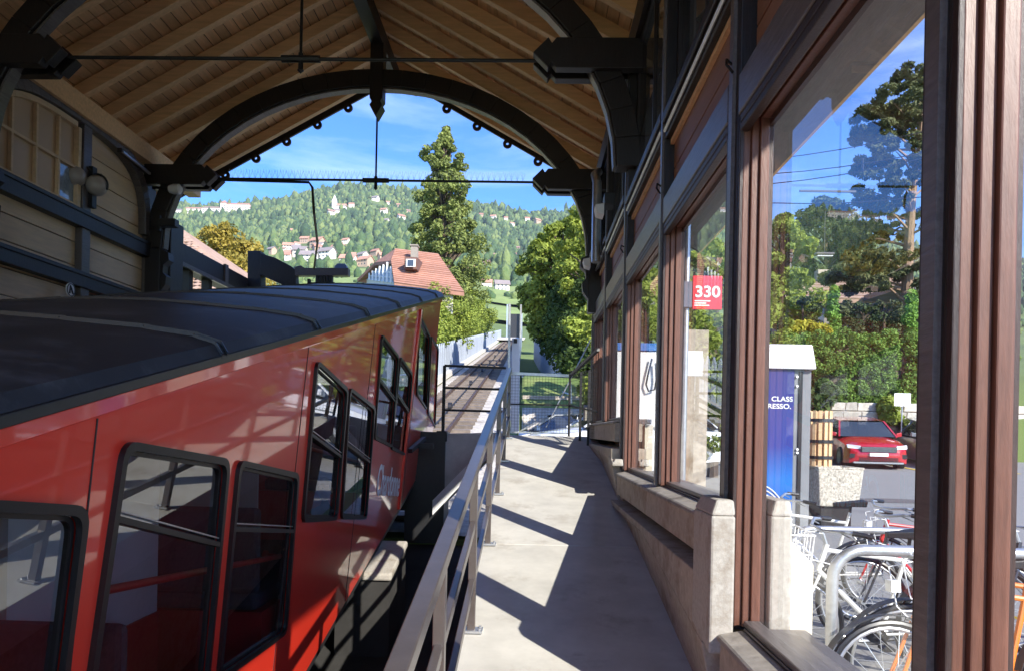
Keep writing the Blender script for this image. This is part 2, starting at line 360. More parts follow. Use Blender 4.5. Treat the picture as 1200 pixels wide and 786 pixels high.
sheet('pit_floor', M['pit'], [-6, -.3], [-6, 9.55], lambda x, y: -3.62 + .22 * y, 0)
# end wall between train and platform with underside slanted along the shadow edge
b = MB(); pl = [onY(u, v, 9.6) for u, v in [(500, 508), (592, 506), (592, 520), (508, 603), (500, 603)]]
b.prism(pl, (0, .35, 0)); struct(b.build('end_wall', mat('shaded concrete wall', (.50, .48, .45), .9, .15, 6, .3), bevel=.01))
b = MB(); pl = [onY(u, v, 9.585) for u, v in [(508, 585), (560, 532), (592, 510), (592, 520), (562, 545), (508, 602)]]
b.prism(pl, (0, -.1, 0)); struct(b.build('sun_patch_strip', M['white']))  # patch of sunlight on the end wall, modelled as a white strip
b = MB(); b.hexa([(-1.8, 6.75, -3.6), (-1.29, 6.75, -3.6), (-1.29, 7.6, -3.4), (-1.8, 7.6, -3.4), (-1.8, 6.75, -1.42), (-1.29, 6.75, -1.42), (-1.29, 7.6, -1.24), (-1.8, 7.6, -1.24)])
cf = b.build('concrete_footing', M['pit']); tag(cf, 'low concrete block under the coach, sides coloured dark as shade, sunlit top pale', 'concrete block')
b = MB(); b.hexa([(-1.8, 6.72, -1.42), (-1.27, 6.72, -1.42), (-1.27, 7.6, -1.24), (-1.8, 7.6, -1.24), (-1.8, 6.72, -1.35), (-1.27, 6.72, -1.35), (-1.27, 7.6, -1.17), (-1.8, 7.6, -1.17)]); b.build('sunlit_top', M['pier'], cf, bevel=.02)  # pale slab stands for the block's sunlit top, dark body for its shade

# track: ballast bed, sleepers, rails
b = MB(); Y = [9.6, 12, 20, 30, 45, 60, 80, 100, 120, 140]
for y in Y: c = trackX(y); z = trackZ(y) - .17; b.v += [(c - 1.75, y, z - .12), (c - 1.2, y, z), (c + 1.2, y, z), (c + 1.95, y, z - .05)]
for j in range(len(Y) - 1):
    for i in range(3): b.f.append((j * 4 + i, j * 4 + i + 1, (j + 1) * 4 + i + 1, (j + 1) * 4 + i))
struct(b.build('track_bed', M['gravel'], fixn=False))
trk = thing('railway_track', 'funicular track climbing away with rusty rails on pale ballast', 'railway track', (trackX(12), 10, trackZ(10)), world=True)
for s_ in (-.5, .5):
    b = MB(); YY = [-5, 0, 9.6, 20, 40, 70, 100, 135]
    for y0, y1 in zip(YY, YY[1:]):
        b.bar((trackX(y0) + s_, y0, trackZ(y0) - .04), (trackX(y1) + s_, y1, trackZ(y1) - .04), .07, .13)
    b.build('rail', M['rust'], trk)
b = MB()
for y0, y1 in zip([9.6, 20, 40, 70, 100], [20, 40, 70, 100, 135]): b.bar((trackX(y0), y0, trackZ(y0) - .1), (trackX(y1), y1, trackZ(y1) - .1), .06, .06)
b.build('cable', M['iron'], trk)
sb = MB(); sb.box(-1.0, 1.0, -.11, .11, -.16, -.08); sp0 = None; y = 10.2
while y < 130:
    if sp0 is None: o = sb.build('sleeper', M['sleeper'], trk); sp0 = o
    else: o = sp0.copy(); col.objects.link(o)
    o.location = (trackX(y), y, trackZ(y)); o.rotation_euler = (math.atan(.147), 0, 0); y += .75
pb = MB(); pb.lathe([(.10, -.06), (.16, -.06), (.16, .06), (.10, .06)], (0, 0, .0), 12, 'X'); p0 = None; y = 14
while y < 120:
    if p0 is None: o = pb.build('cable_pulley', M['iron'], trk); p0 = o
    else: o = p0.copy(); col.objects.link(o)
    o.location = (trackX(y), y, trackZ(y) - .05); y += 9

# ------------------------------------------------------------------ station hall
H = thing('station_hall', 'timber funicular station hall with arched roof trusses and window wall', 'station building', (-2.1, 4, -1.7), world=True)
RX, RZ, RS = -2.1, 5.26, .56
def roofZ(x): return RZ - RS * abs(x - RX)
cosr = 1 / math.sqrt(1 + RS * RS)
roof = MB()   # outer roof skin = the part that carries boards and rafters
EL, ER = -6.6, 2.43
zt = .26
for (xa, xb) in ((EL, RX), (RX, ER)):
    roof.hexa([(xa, -3.5, roofZ(xa) + zt), (xb, -3.5, roofZ(xb) + zt), (xb, 10.8, roofZ(xb) + zt), (xa, 10.8, roofZ(xa) + zt),
               (xa, -3.5, roofZ(xa) + zt + .08), (xb, -3.5, roofZ(xb) + zt + .08), (xb, 10.8, roofZ(xb) + zt + .08), (xa, 10.8, roofZ(xa) + zt + .08)])
roofo = roof.build('roof', M['dark'], H)
# rafters
rb = {}
for side in (-1, 1):
    m = MB(); xe = EL if side < 0 else ER
    m.hexa([(xe, -.045, roofZ(xe)), (RX, -.045, roofZ(RX)), (RX, .045, roofZ(RX)), (xe, .045, roofZ(xe)), (xe, -.045, roofZ(xe) + .16), (RX, -.045, roofZ(RX) + .16), (RX, .045, roofZ(RX) + .16), (xe, .045, roofZ(xe) + .16)])
    first = None; k = 0; y = 10.62
    while y > -3.4:
        if first is None: first = o = m.build('rafter', M['rafter'], roofo, bevel=.006)
        else: o = first.copy(); col.objects.link(o)
        o.location = (0, y, random.uniform(-.004, .004)); y -= .535
# boards along the hall
PW = .125
for side in (-1, 1):
    L = (RX - EL if side < 0 else ER - RX) / cosr; n = int(L / PW); m = MB(); m.box(-PW / 2 + .004, PW / 2 - .004, 0, 3.54, 0, .024)
    first = None; ang = math.atan(RS) * (-side)
    for i in range(n):
        d = (i + .5) * PW * cosr; x = RX + side * d
        for k in range(4):
            if first is None: first = o = m.build('roof_plank', M['roofwood'], roofo, bevel=.003)
            else: o = first.copy(); col.objects.link(o)
            o.location = (x, -3.4 + k * 3.55 + (.0 if i % 2 else 0), roofZ(x) + .182 + random.uniform(0, .006)); o.rotation_euler = (0, -ang, 0) if side < 0 else (0, -ang, 0)
# barge boards and hanging rosettes
for side in (-1, 1):
    xe = EL if side < 0 else ER
    m = MB(); P = [(xe, 10.8, roofZ(xe) - .02), (RX, 10.8, roofZ(RX) - .02), (RX, 10.8, roofZ(RX) + .32), (xe, 10.8, roofZ(xe) + .32)]
    m.prism(P, (0, .035, 0)); bo = m.build('barge_board', M['dark'], roofo)
    n = 12
    r = MB(); N = 18
    r.ring([(math.cos(2 * math.pi * i / N) * .068, 0, math.sin(2 * math.pi * i / N) * .068) for i in range(N)], [(math.cos(2 * math.pi * i / N) * .02, 0, math.sin(2 * math.pi * i / N) * .02) for i in range(N)], (0, .03, 0))
    first = None
    for i in range(1, 9):
        x = RX + side * (.28 + .46 * (i - 1))
        if first is None: first = o = r.build('rosette', M['framedk'], roofo)
        else: o = first.copy(); col.objects.link(o)
        o.location = (x, 10.79, roofZ(x) - .06)
m = MB(); m.box(RX - .08, RX + .08, -3.4, 10.7, 4.98, 5.2); m.build('ridge_beam', M['dark'], roofo)
for X in (.84, -5.1):
    m = MB(); m.box(X - .08 if X < 0 else X - .02, X + .1, -3.4, 10.7, 3.38, roofZ(X) + .02); m.build('wall_plate', M['rafter' if X < 0 else 'dark'], roofo)
m = MB(); m.box(ER, ER + .03, -3.5, 10.8, roofZ(ER) - .03, roofZ(ER) + .30); m.build('fascia', M['rafter'], roofo)
m = MB(); x0_ = 1.12; m.hexa([(x0_, -3.5, roofZ(x0_) - .03), (ER, -3.5, roofZ(ER) - .03), (ER, 10.75, roofZ(ER) - .03), (x0_, 10.75, roofZ(x0_) - .03), (x0_, -3.5, roofZ(x0_) - .01), (ER, -3.5, roofZ(ER) - .01), (ER, 10.75, roofZ(ER) - .01), (x0_, 10.75, roofZ(x0_) - .01)]); m.build('soffit', M['greytimber'], roofo)
# trusses
def arch(t, a, bb, zs, x0=RX): return (x0 + a * math.cos(t), zs + bb * math.sin(t))
TIE = 3.24
for ti, ty in enumerate((9.45, 6.35, 3.2, 0.0)):
    tr = MB(); N = 28
    O = [arch(math.pi * i / N, 3.0, 2.36, 2.3) for i in range(N + 1)]; I = [arch(math.pi * i / N, 2.79, 2.14, 2.3) for i in range(N + 1)]
    tr.band([(x, ty - .09, z) for x, z in O], [(x, ty - .09, z) for x, z in I], (0, .18, 0))
    if ti == 0: tr.box(.70, .90, ty - .089, ty + .089, 1.55, 2.3)
    tr.box(-5.10, -4.90, ty - .089, ty + .089, 1.35, 2.3)
    T = tr.build('arch_truss', M['dark'], H, bevel=.008)
    # pale moulded soffit strip of arch
    s2 = MB(); I1 = [arch(math.pi * (i + .0) / N, 2.785, 2.135, 2.3) for i in range(N + 1)]; I2 = [arch(math.pi * i / N, 2.765, 2.115, 2.3) for i in range(N + 1)]
    s2.band([(x, ty - .06, z) for x, z in I1], [(x, ty - .06, z) for x, z in I2], (0, .12, 0)); s2.build('arch_soffit', M['greytimber'], T)
    # scroll corbels at arch feet
    for sx in ((-1, 1) if ti == 0 else (-1,)):
        xw = .70 if sx > 0 else -4.90; c = MB()
        P = [(xw, 2.35), (xw - sx * .02, 2.28), (xw - sx * .10, 2.24), (xw - sx * .11, 2.14), (xw - sx * .04, 2.08), (xw - sx * .03, 1.98), (xw - sx * .08, 1.93), (xw - sx * .07, 1.82), (xw - sx * .0, 1.72), (xw + sx * .03, 1.6), (xw + sx * .03, 2.35)]
        c.prism([(x, ty - .07, z) for x, z in P], (0, .14, 0)); c.build('corbel', M['dark'], T)
    for sx in (-1, 1):
        tip = -.05 if sx > 0 else -4.15; wx = .9 if sx > 0 else -5.1
        for off in (-.15, .05):
            P = [(tip, TIE), (tip + sx * .13, TIE + .13), (tip + sx * .16, TIE + .08), (tip + sx * .20, TIE + .13), (wx, TIE + .13), (wx, TIE - .13), (tip + sx * .20, TIE - .13), (tip + sx * .16, TIE - .08), (tip + sx * .13, TIE - .13)]
            c = MB(); c.prism([(x, ty + off, z) for x, z in P], (0, .10, 0)); c.build('bracket_beam', M['dark'], T, bevel=.006)
    c = MB(); c.tube([(-4.2, ty, TIE), (0, ty, TIE)], .016, 8); c.build('tie_rod', M['iron'], T)
    c = MB(); c.tube([(RX - .17, ty, TIE), (RX + .17, ty, TIE)], .032, 8); c.tube([(RX, ty, TIE - .09), (RX, ty, TIE + .05)], .022, 8); c.lathe([(.0, -.13), (.03, -.1), (.0, -.07)], (RX, ty, TIE), 8); c.build('turnbuckle', M['iron'], T)
    c = MB(); c.tube([(RX, ty, TIE), (RX, ty, 4.1)], .013, 6); c.build('hanger_rod', M['iron'], T)
    c = MB(); kp = [(-.085, 5.0), (-.085, 4.28), (-.055, 4.24), (-.085, 4.19), (0, 4.04), (.085, 4.19), (.055, 4.24), (.085, 4.28), (.085, 5.0)]
    c.prism([(RX + x, ty - .1, z) for x, z in kp], (0, .2, 0)); c.build('king_post', M['dark'], T, bevel=.006)
    if ti == 0:
        sp = MB(); x = -4.0
        while x < -.1:
            for k, dx in enumerate((-.03, 0, .03)): sp.bar((x, ty + (k - 1) * .01, TIE + .015), (x + dx, ty + (k - 1) * .03, TIE + .12), .0025, .0025, (0, 1, 0))
            x += .075
        o = sp.build('bird_spikes', M['galv'], T); o['kind'] = 'stuff'

# ------------------------------------------------------------------ window wall (right)
PX = [-3.5, -1.85, -.2, 1.47, 2.98, 4.6, 6.42, 8.1, 9.75]
SILL = {0: -1.6, 1: -1.17, 2: -.75, 3: -.75, 4: -.32, 5: -.32, 6: .13, 7: .13}
HEAD = {0: 1.1, 1: 1.15, 2: 1.2, 3: 1.27, 4: 1.31, 5: 1.36, 6: 1.44, 7: 1.52}
XG = .902
wall = MB()   # plinth under the windows
for i in range(8):
    y0, y1, zs = PX[i], PX[i + 1], SILL[i]
    zb = lambda y: platZ(y) - .3
    zk = lambda y: min(platZ(y) + .34, zs - .30)
    for (a, b_, za, zc) in ((.79, .712, lambda y: platZ(y) - .05, zk), (.712, .712, zk, lambda y: zs - .26)):
        wall.hexa([(a, y0, za(y0)), (1.02, y0, za(y0)), (1.02, y1, za(y1)), (a, y1, za(y1)), (b_, y0, zc(y0)), (1.02, y0, zc(y0)), (1.02, y1, zc(y1)), (b_, y1, zc(y1))])
WW = wall.build('plinth', M['plinth'], H, bevel=.008)
for k in (0, 2, 4, 6):     # sill beam + dark groove for each pair
    y0, y1, zs = PX[k] + .12, PX[k + 2] - .14, SILL[k]
    m = MB(); m.box(.75, 1.0, y0, y1, zs - .20, zs - .02); m.build('sill_block', M['plinth'], WW, bevel=.006)
    m = MB(); m.hexa([(.735, y0, zs - .045), (.84, y0, zs - .045), (.84, y1, zs - .045), (.735, y1, zs - .045), (.735, y0, zs - .02), (.84, y0, zs - .0), (.84, y1, zs - .0), (.735, y1, zs - .02)]); m.build('sill', M['sill'], WW, bevel=.012)
    m = MB(); m.box(.84, 1.08, y0, y1, zs - .04, zs + .005); m.build('sill_board', M['greytimber'], WW, bevel=.004)
for k in (0, 2, 4, 6, 8):
    y = PX[k]; zt_ = SILL[min(k, 7)] + .02 if k < 8 else .25
    zt_ = {0: -1.5, 2: -1.05, 4: -.25, 6: -.22, 8: .22}[k]
    for (xa, xb, ya_, yb2) in ((.705, .80, y - .15, y + .15), (.945, 1.03, y - .12, y + .17)):
        m = MB(); c_ = .025
        q = [(a, c, zt_) for a, c in [(xa + c_, ya_ + c_), (xb, ya_ + c_), (xb, yb2 - c_), (xa + c_, yb2 - c_)]]; P = [(xa, ya_), (xb, ya_), (xb, yb2), (xa, yb2)]
        m.hexa([(a, c, platZ(c) + .36) for a, c in P] + [(a, c, zt_ - .06) for a, c in P]); m.hexa([(a, c, zt_ - .06) for a, c in P] + q)
        m.build('stone_pier', M['pier'], WW, bevel=.01)
    m = MB(); m.box(.801, .944, y - .15, y + .15, platZ(y) - .2, min(SILL[min(k, 7)], SILL[max(0, k - 1)]) - .05); m.build('pier_core', M['plinth'], WW)
# exterior cream render with the buttress seen through the near window
m = MB()
for k in (0, 2, 4, 6):
    m.box(1.03, 1.10, PX[k] + .16, PX[k + 2] - .17, -2.2, SILL[k] - .045)
m.build('outer_render', M['cream'], WW)
m = MB(); bx = [onY(u, v, 3.02) for u, v in [(905, 640), (925, 650), (948, 678), (948, 765)]]
m.prism([(1.035, 3.0, -2.0), (1.035, 3.0, -.40), (1.07, 3.0, -.42), (1.17, 3.0, -.52), (1.17, 3.0, -2.0)], (0, .3, 0)); m.build('buttress', M['cream'], WW, bevel=.008)
# posts (black) rising the whole height, with a sunlit brown side
for k, y in enumerate(PX):
    base = min(SILL[min(k, 7)], SILL[max(0, min(k - 1, 7))]) + .0
    m = MB(); wdt = .08 if k % 2 == 0 else .04
    m.box(.80, .94, y - wdt, y + wdt, base - .02, 3.4); p = m.build('post', M['dark'], H, bevel=.006)
    m = MB(); m.box(.785, .80, y - .025, y + .025, base, 3.4); m.build('post_batten', M['greytimber'], p)
    if k in (3, 4, 5, 6):
        m = MB(); m.tube([(.79, y, HEAD[min(k, 7)] + .20), (.76, y - .02, HEAD[min(k, 7)] + .21), (.75, y - .06, HEAD[min(k, 7)] + .17), (.77, y - .08, HEAD[min(k, 7)] + .13)], .006, 6); m.build('hook', M['iron'], p)
for i in range(8):
    ya, yb_, zs, zh = PX[i] + (.08 if i % 2 == 0 else .04), PX[i + 1] - (.04 if i % 2 == 0 else .08), SILL[i], HEAD[i]
    # window: stepped jambs
    W = MB()
    J = [(.815, .845, .014), (.845, .875, .026), (.875, .91, .038)]
    for (xa, xb, jw) in J:
        W.box(xa, xb, ya, ya + jw, zs, zh); W.box(xa, xb, yb_ - jw, yb_, zs, zh)
        W.box(xa, xb, ya + jw, yb_ - jw, zh - jw * .75, zh); pass
    wo = W.build('window', M['frame'], H, bevel=.004)
    m = MB(); m.add([(XG, ya + .02, zs + .02), (XG, yb_ - .02, zs + .02), (XG, yb_ - .02, zh - .02), (XG, ya + .02, zh - .02)], [(0, 1, 2, 3)]); m.build('pane', M['glass'], wo, fixn=False)
    m = MB(); m.box(.845, .91, ya + .04, yb_ - .04, zs + .006, zs + .03); m.build('bottom_rail', M['greytimber'], wo, bevel=.006)
    # outer jamb face
    m = MB(); m.box(.912, .93, ya, ya + .02, zs, zh); m.box(.912, .93, yb_ - .02, yb_, zs, zh); m.box(.912, .93, ya + .02, yb_ - .02, zh - .05, zh); m.build('outer_frame', M['framedk'], wo)
    m = MB(); m.box(.800, .814, ya, ya + .022, zs + .01, zh); m.build('bead', M['framedk'], wo, bevel=.003)
    m = MB(); m.box(.800, .814, yb_ - .022, yb_, zs + .01, zh); m.build('bead', M['framedk'], wo, bevel=.003)
    # head rail, board panel, upper rail, transom glass
    z1 = zh + .16; z2 = zh + .53
    m = MB(); m.box(.795, .93, ya, yb_, zh, z1); m.build('head_rail', M['greytimber'], H, bevel=.006)
    m = MB(); m.box(.80, .825, ya + .003, yb_ - .003, zh - .035, zh - .004); m.box(.80, .835, ya + .003, yb_ - .003, zh - .07, zh - .04); m.build('moulding', M['framedk'], wo, bevel=.004)
    hh = (z2 - z1) / 2
    pp = MB(); pp.box(.88, .93, ya, yb_, z1, z2); pnl = pp.build('board_panel', M['panel'], H)
    for q in range(2):
        m = MB(); m.box(.858, .879, ya + .01, yb_ - .01, z1 + q * hh + .004, z1 + (q + 1) * hh - .004); m.build('board', M['panel'], pnl, bevel=.004)
    m = MB(); m.box(.835, .857, ya, yb_, z2 - .03, z2); m.build('chamfer_strip', M['rafter'], pnl)
    m = MB(); m.box(.80, .93, ya, yb_, z2 + .002, z2 + .17); m.box(.78, .80, ya, yb_, z2 + .10, z2 + .16); m.build('transom_rail', M['dark'], H, bevel=.006)
    m = MB(); m.tube([(.79, ya, z2 + .035), (.79, yb_ - .05, z2 + .035)], .011, 8); m.build('conduit', M['galv'], H)
    m = MB(); m.box(.86, .90, ya, ya + .05, z2 + .17, 3.38); m.box(.86, .90, yb_ - .05, yb_, z2 + .17, 3.38); m.box(.86, .90, ya + .05, yb_ - .05, 3.33, 3.38); m.box(.86, .90, ya + .05, yb_ - .05, z2 + .17, z2 + .22)
    yc = (ya + yb_) / 2; m.box(.865, .895, yc - .015, yc + .015, z2 + .22, 3.33)
    tw = m.build('transom_window', M['dark'], H, bevel=.003)
    m = MB(); m.add([(.883, ya + .04, z2 + .2), (.883, yb_ - .04, z2 + .2), (.883, yb_ - .04, 3.35), (.883, ya + .04, 3.35)], [(0, 1, 2, 3)]); m.build('pane', M['darkglass'], tw, fixn=False)
# drain pipe and boxes high on the wall near the far truss
dp = MB(); dp.tube([(.80, 9.35, 3.35), (.72, 8.9, 3.15), (.72, 8.6, 2.95), (.72, 8.55, 2.0)], .055, 12); tag(dp.build('downpipe', M['galv'], smooth=True), 'grey round duct dropping down the window wall beside the far truss', 'pipe')
def luminaire(y, z, lab):
    t = thing('wall_spotlight', lab, 'light fitting', (.78, y, z), 'spotlights on the window wall')
    m = MB(); m.box(-.10, .0, -.10, .10, -.02, .10); m.build('housing', M['black'], t, bevel=.008)
    m = MB(); m.hexa([(-.17, -.09, -.10), (-.10, -.09, -.12), (-.10, .09, -.12), (-.17, .09, -.10), (-.19, -.09, -.02), (-.10, -.09, .0), (-.10, .09, .0), (-.19, .09, -.02)]); m.build('lens', M['offwhite'], t, bevel=.005)
luminaire(7.3, 2.28, 'black wall spotlight with pale lens, nearer of two on the right-hand posts')
luminaire(8.9, 2.12, 'black wall spotlight with pale lens, farther of two on the right-hand posts')

# ------------------------------------------------------------------ boarded wall (left)
XL = -5.1
m = MB(); m.box(-5.35, -5.17, -3.4, 9.75, -1.4, 3.4); LW = m.build('boarded_wall', M['dark'], H)
bmx = None
zb = .95
rows = []
while zb < 3.35: rows.append(zb); zb += .265
for (y0, y1) in ((-3.3, -.1), (.1, 3.1), (3.3, 6.25), (6.45, 8.0), (8.1, 9.4)):
    for z in rows:
        m = MB(); m.box(-5.17, -5.145, y0, y1, z + .004, z + .259); m.build('wall_plank', M['wallwood'], LW, bevel=.004)
for c0 in (.0, 3.15, 6.35):
    c1 = c0 + 3.1
    yc = (c0 + c1) / 2; a = 1.5; N = 30
    def se(t, a_, b_):
        c, s_ = math.cos(t), math.sin(t); e = 2 / 3.2
        return (yc + a_ * abs(c) ** e * (1 if c > 0 else -1), 2.45 + b_ * abs(s_) ** e)
    O = [se(math.pi * i / N, 1.5, 1.02) for i in range(N + 1)]; I = [se(math.pi * i / N, 1.37, .88) for i in range(N + 1)]
    m = MB(); m.band([(-5.145, y, z) for y, z in O], [(-5.145, y, z) for y, z in I], (.10, 0, 0)); m.box(-5.145, -5.045, c0 + .05, c0 + .18, .9, 2.46); m.box(-5.145, -5.045, c1 - .08, c1 + .05, .9, 2.46)
    m.build('arch_frame', M['greytimber'], LW, bevel=.006)
    m = MB(); m.box(-5.144, -5.06, yc + .08, yc + .23, .95, 3.34); m.build('wall_post', M['greytimber'], LW, bevel=.006)
    for z0, z1 in ((2.17, 2.35), (1.50, 1.66)):
        m = MB(); m.box(-5.143, -5.035, c0 + .06, c1 - .06, z0, z1); m.box(-5.143, -5.02, c0 + .06, c1 - .06, z1 - .03, z1 + .015); m.build('wall_rail', M['dark'], LW, bevel=.006)
    # window with arched head, half of the bay
    wy0, wy1 = c0 + .22, yc + .07
    wf = MB(); top = [(y, z - .0) for y, z in [se(math.pi * i / N, 1.36, .87) for i in range(N + 1)] if wy0 < y < wy1]
    top = sorted(top)
    def ztop(y):
        prev = top[0]
        for p in top:
            if p[0] >= y: return p[1] if p[0] == prev[0] else prev[1] + (p[1] - prev[1]) * (y - prev[0]) / (p[0] - prev[0])
            prev = p
        return top[-1][1]
    wf.band([(-5.14, y, z) for y, z in top], [(-5.14, y, z - .06) for y, z in top], (.06, 0, 0))
    wf.box(-5.14, -5.08, wy0, wy0 + .05, 2.36, ztop(wy0 + .02) - .05); wf.box(-5.14, -5.08, wy1 - .05, wy1, 2.36, ztop(wy1 - .02) - .05)
    wf.box(-5.14, -5.08, wy0 + .05, wy1 - .05, 2.36, 2.41)
    for q in (1, 2, 3):
        yq = wy0 + q * (wy1 - wy0) / 4; wf.box(-5.135, -5.095, yq - .015, yq + .015, 2.41, ztop(yq) - .06)
    wf.box(-5.134, -5.096, wy0 + .05, wy1 - .05, 2.80, 2.83)
    wo = wf.build('arched_window', M['wallwood'], LW, bevel=.003)
M['blind'] = mat('tan blind behind glass', (.58, .42, .25), .5, .08, 2, .02)
m = MB(); m.box(-5.144, -5.138, 6.62, 7.97, 2.40, 3.30); m.build('window_blind', M['blind'], LW)
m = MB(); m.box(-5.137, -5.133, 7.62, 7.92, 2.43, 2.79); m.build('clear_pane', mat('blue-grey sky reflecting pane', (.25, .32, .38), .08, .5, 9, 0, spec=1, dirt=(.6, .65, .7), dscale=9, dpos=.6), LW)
# pebbly base of that wall
m = MB(); m.box(-5.16, -5.08, -3.3, 9.4, -1.4, .93); m.build('wall_base', mat('pebbledash', (.26, .22, .17), .95, .5, 26, .9, nrmdist=.02), LW)
# round globe lamps
t = thing('wall_lamp', 'twin globe wall lamp with black iron arm on the left boarded wall', 'lamp', onX(97, 240, -5.0), world=True)
gp = onY(88, 207, 7.95); gq = onY(113, 218, 8.1)
for p in (gp, gq):
    m = MB(); N = 10; m.lathe([(math.sin(math.pi * i / N) * .115, -math.cos(math.pi * i / N) * .115) for i in range(N + 1)], p, 18); m.build('globe', mat('greyed opal glass', (.42, .38, .33), .3, .1, 4, 0), t, smooth=True)
m = MB(); wx_ = -5.06; m.box(wx_, wx_ + .05, gp.y + .12, gp.y + .2, gp.z - .3, gp.z + .16); m.tube([(wx_ + .03, gp.y + .15, gp.z + .1), ((wx_ + gp.x) / 2, gp.y + .05, gp.z + .16), (gp.x, gp.y, gp.z + .12)], .016); m.tube([(wx_ + .03, gp.y + .16, gp.z), (gq.x, gq.y + .02, gq.z + .14), (gq.x + .05, gq.y, gq.z + .12)], .016)
N = 10; m.tube([(gq.x + .13 * math.cos(a), gq.y, gq.z + .13 * math.sin(a)) for a in [R(-20 + 14 * i) for i in range(11)]], .012); m.build('bracket', M['iron'], t)
# small round disc sign
p = onX(82, 340, -5.0); m = MB(); m.lathe([(.075, 0), (.075, .012)], p, 20, 'X'); t = m.build('round_sign', M['white'], smooth=True); tag(t, 'small round white plate with a dark slanted mark on the left wall rail', 'sign')
m = MB(); m.bar((p.x + .016, p.y + .03, p.z - .04), (p.x + .016, p.y - .02, p.z + .045), .01, .014, (1, 0, 0)); m.bar((p.x + .016, p.y - .03, p.z - .04), (p.x + .016, p.y - .015, p.z + .045), .01, .012, (1, 0, 0)); N = 20
m.ring([(p.x + .012, p.y + .07 * math.cos(2 * math.pi * i / N), p.z + .07 * math.sin(2 * math.pi * i / N)) for i in range(N)], [(p.x + .012, p.y + .06 * math.cos(2 * math.pi * i / N), p.z + .06 * math.sin(2 * math.pi * i / N)) for i in range(N)], (.003, 0, 0)); m.build('mark', M['black'], t)
# camera housings by the far truss
for (u, v, lab) in ((205, 222, 'pale dome security camera hanging under the left tie bracket'), (197, 262, 'small black box camera on the left arch foot')):
    p = onY(u, v, 9.3); t = thing('security_camera', lab, 'camera', p)
    if v < 240:
        m = MB(); m.lathe([(.0, -.09), (.05, -.07), (.065, -.02), (.065, .06), (.03, .09)], (0, 0, 0), 14, 'X'); m.build('housing', M['offwhite'], t, smooth=True); m = MB(); m.lathe([(.03, -.10), (.035, -.06)], (0, 0, 0), 12, 'X'); m.build('lens', M['black'], t)
    else:
        m = MB(); m.box(-.10, .12, -.06, .06, -.05, .05); m.build('housing', M['black'], t, bevel=.008); m = MB(); m.box(-.14, -.10, -.02, .02, -.1, .1); m.build('bracket', M['iron'], t)
# fluorescent tube light high left
a_, b_ = onX(140, 176, -4.95), onX(172, 202, -4.95)
t = thing('strip_light', 'thin strip light under the left eaves near the far truss', 'light fitting', a_, world=True)
m = MB(); m.bar(a_, b_, .05, .05); m.build('housing', M['black'], t); m = MB(); m.bar(a_ + Vector((.04, 0, -.02)), b_ + Vector((.04, 0, -.02)), .025, .025); m.build('tube', M['alu'], t)
# cable conduit from the tie rod to the pantograph
P = [onY(u, v, 9.43) for u, v in ((250, 211), (362, 214), (366, 220), (368, 250))] + [onY(372, 285, 10.5), onY(370, 300, 11.5), onY(368, 315, 12.4)]
m = MB(); m.tube(P, .017, 8); tag(m.build('power_cable', M['iron'], smooth=True), 'black power cable hanging from the tie rod to the coach roof connector', 'cable')

# ------------------------------------------------------------------ side porch beyond left wall
t = thing('side_gallery', 'dark steel framed side gallery beam and posts beyond the boarded wall', 'steel frame', (-5.1, 11, -.5), world=True)
m = MB(); m.box(-5.3, -5.02, 9.5, 13.2, 2.27, 2.58); m.build('beam', M['dark'], t, bevel=.01)
m = MB(); m.box(-5.02, -4.98, 9.5, 13.2, 2.24, 2.30); m.build('flange', M['greytimber'], t)
m = MB(); m.box(-5.25, -4.85, 9.55, 9.9, -.8, 2.72); m.build('post', M['dark'], t, bevel=.01)
for y in (10.6, 11.25): m = MB(); m.box(-5.22, -5.10, y, y + .12, .2, 2.27); m.build('post', M['dark'], t)
m = MB(); m.box(-5.03, -4.99, 11.6, 11.72, 2.27, 2.6); m.build('stiffener', M['greytimber'], t)
m = MB(); m.box(-5.22, -5.1, 9.9, 13.0, .2, 1.55); m.build('parapet', M['dark'], t)
t = thing('roof_connector_arm', 'black post with slanted bracket reaching over the red coach roof', 'current collector', (-4.9, 13, 0), world=True)
Yc = 12.6
def q(u, v): return onY(u, v, Yc)
m = MB(); m.prism([q(290, 294), q(305, 294), q(307, 420), q(290, 420)], (0, .25, 0)); m.build('post', M['dark'], t, bevel=.008)
m = MB(); m.prism([q(305, 297), q(322, 302), q(341, 312), q(346, 316), q(347, 336), q(338, 337), q(309, 324), q(305, 322)], (0, .18, 0)); m.build('bracket', M['dark'], t, bevel=.008)
m = MB(); m.prism([q(345, 313), q(352, 311), q(357, 314), q(408, 314), q(408, 323), q(345, 323)], (0, .15, 0)); m.build('arm', M['greytimber'], t, bevel=.006)
m = MB(); m.prism([q(392, 312), q(395, 309), q(404, 309), q(406, 312), q(406, 315), q(392, 315)], (0, .12, 0)); m.build('cover', mat('blue-grey plastic', (.12, .18, .3), .5, .1, 4, 0), t, bevel=.006)
m = MB()
for u in range(370, 390, 4): m.prism([q(u, 323), q(u + 3, 323), q(u + 3, 337), q(u, 337)], (0, .1, 0))
m.prism([q(361, 331), q(392, 331), q(392, 335), q(361, 335)], (0, .09, 0)); m.prism([q(360, 327), q(363, 327), q(363, 337), q(360, 337)], (0, .09, 0)); m.build('contact_brush', M['iron'], t)

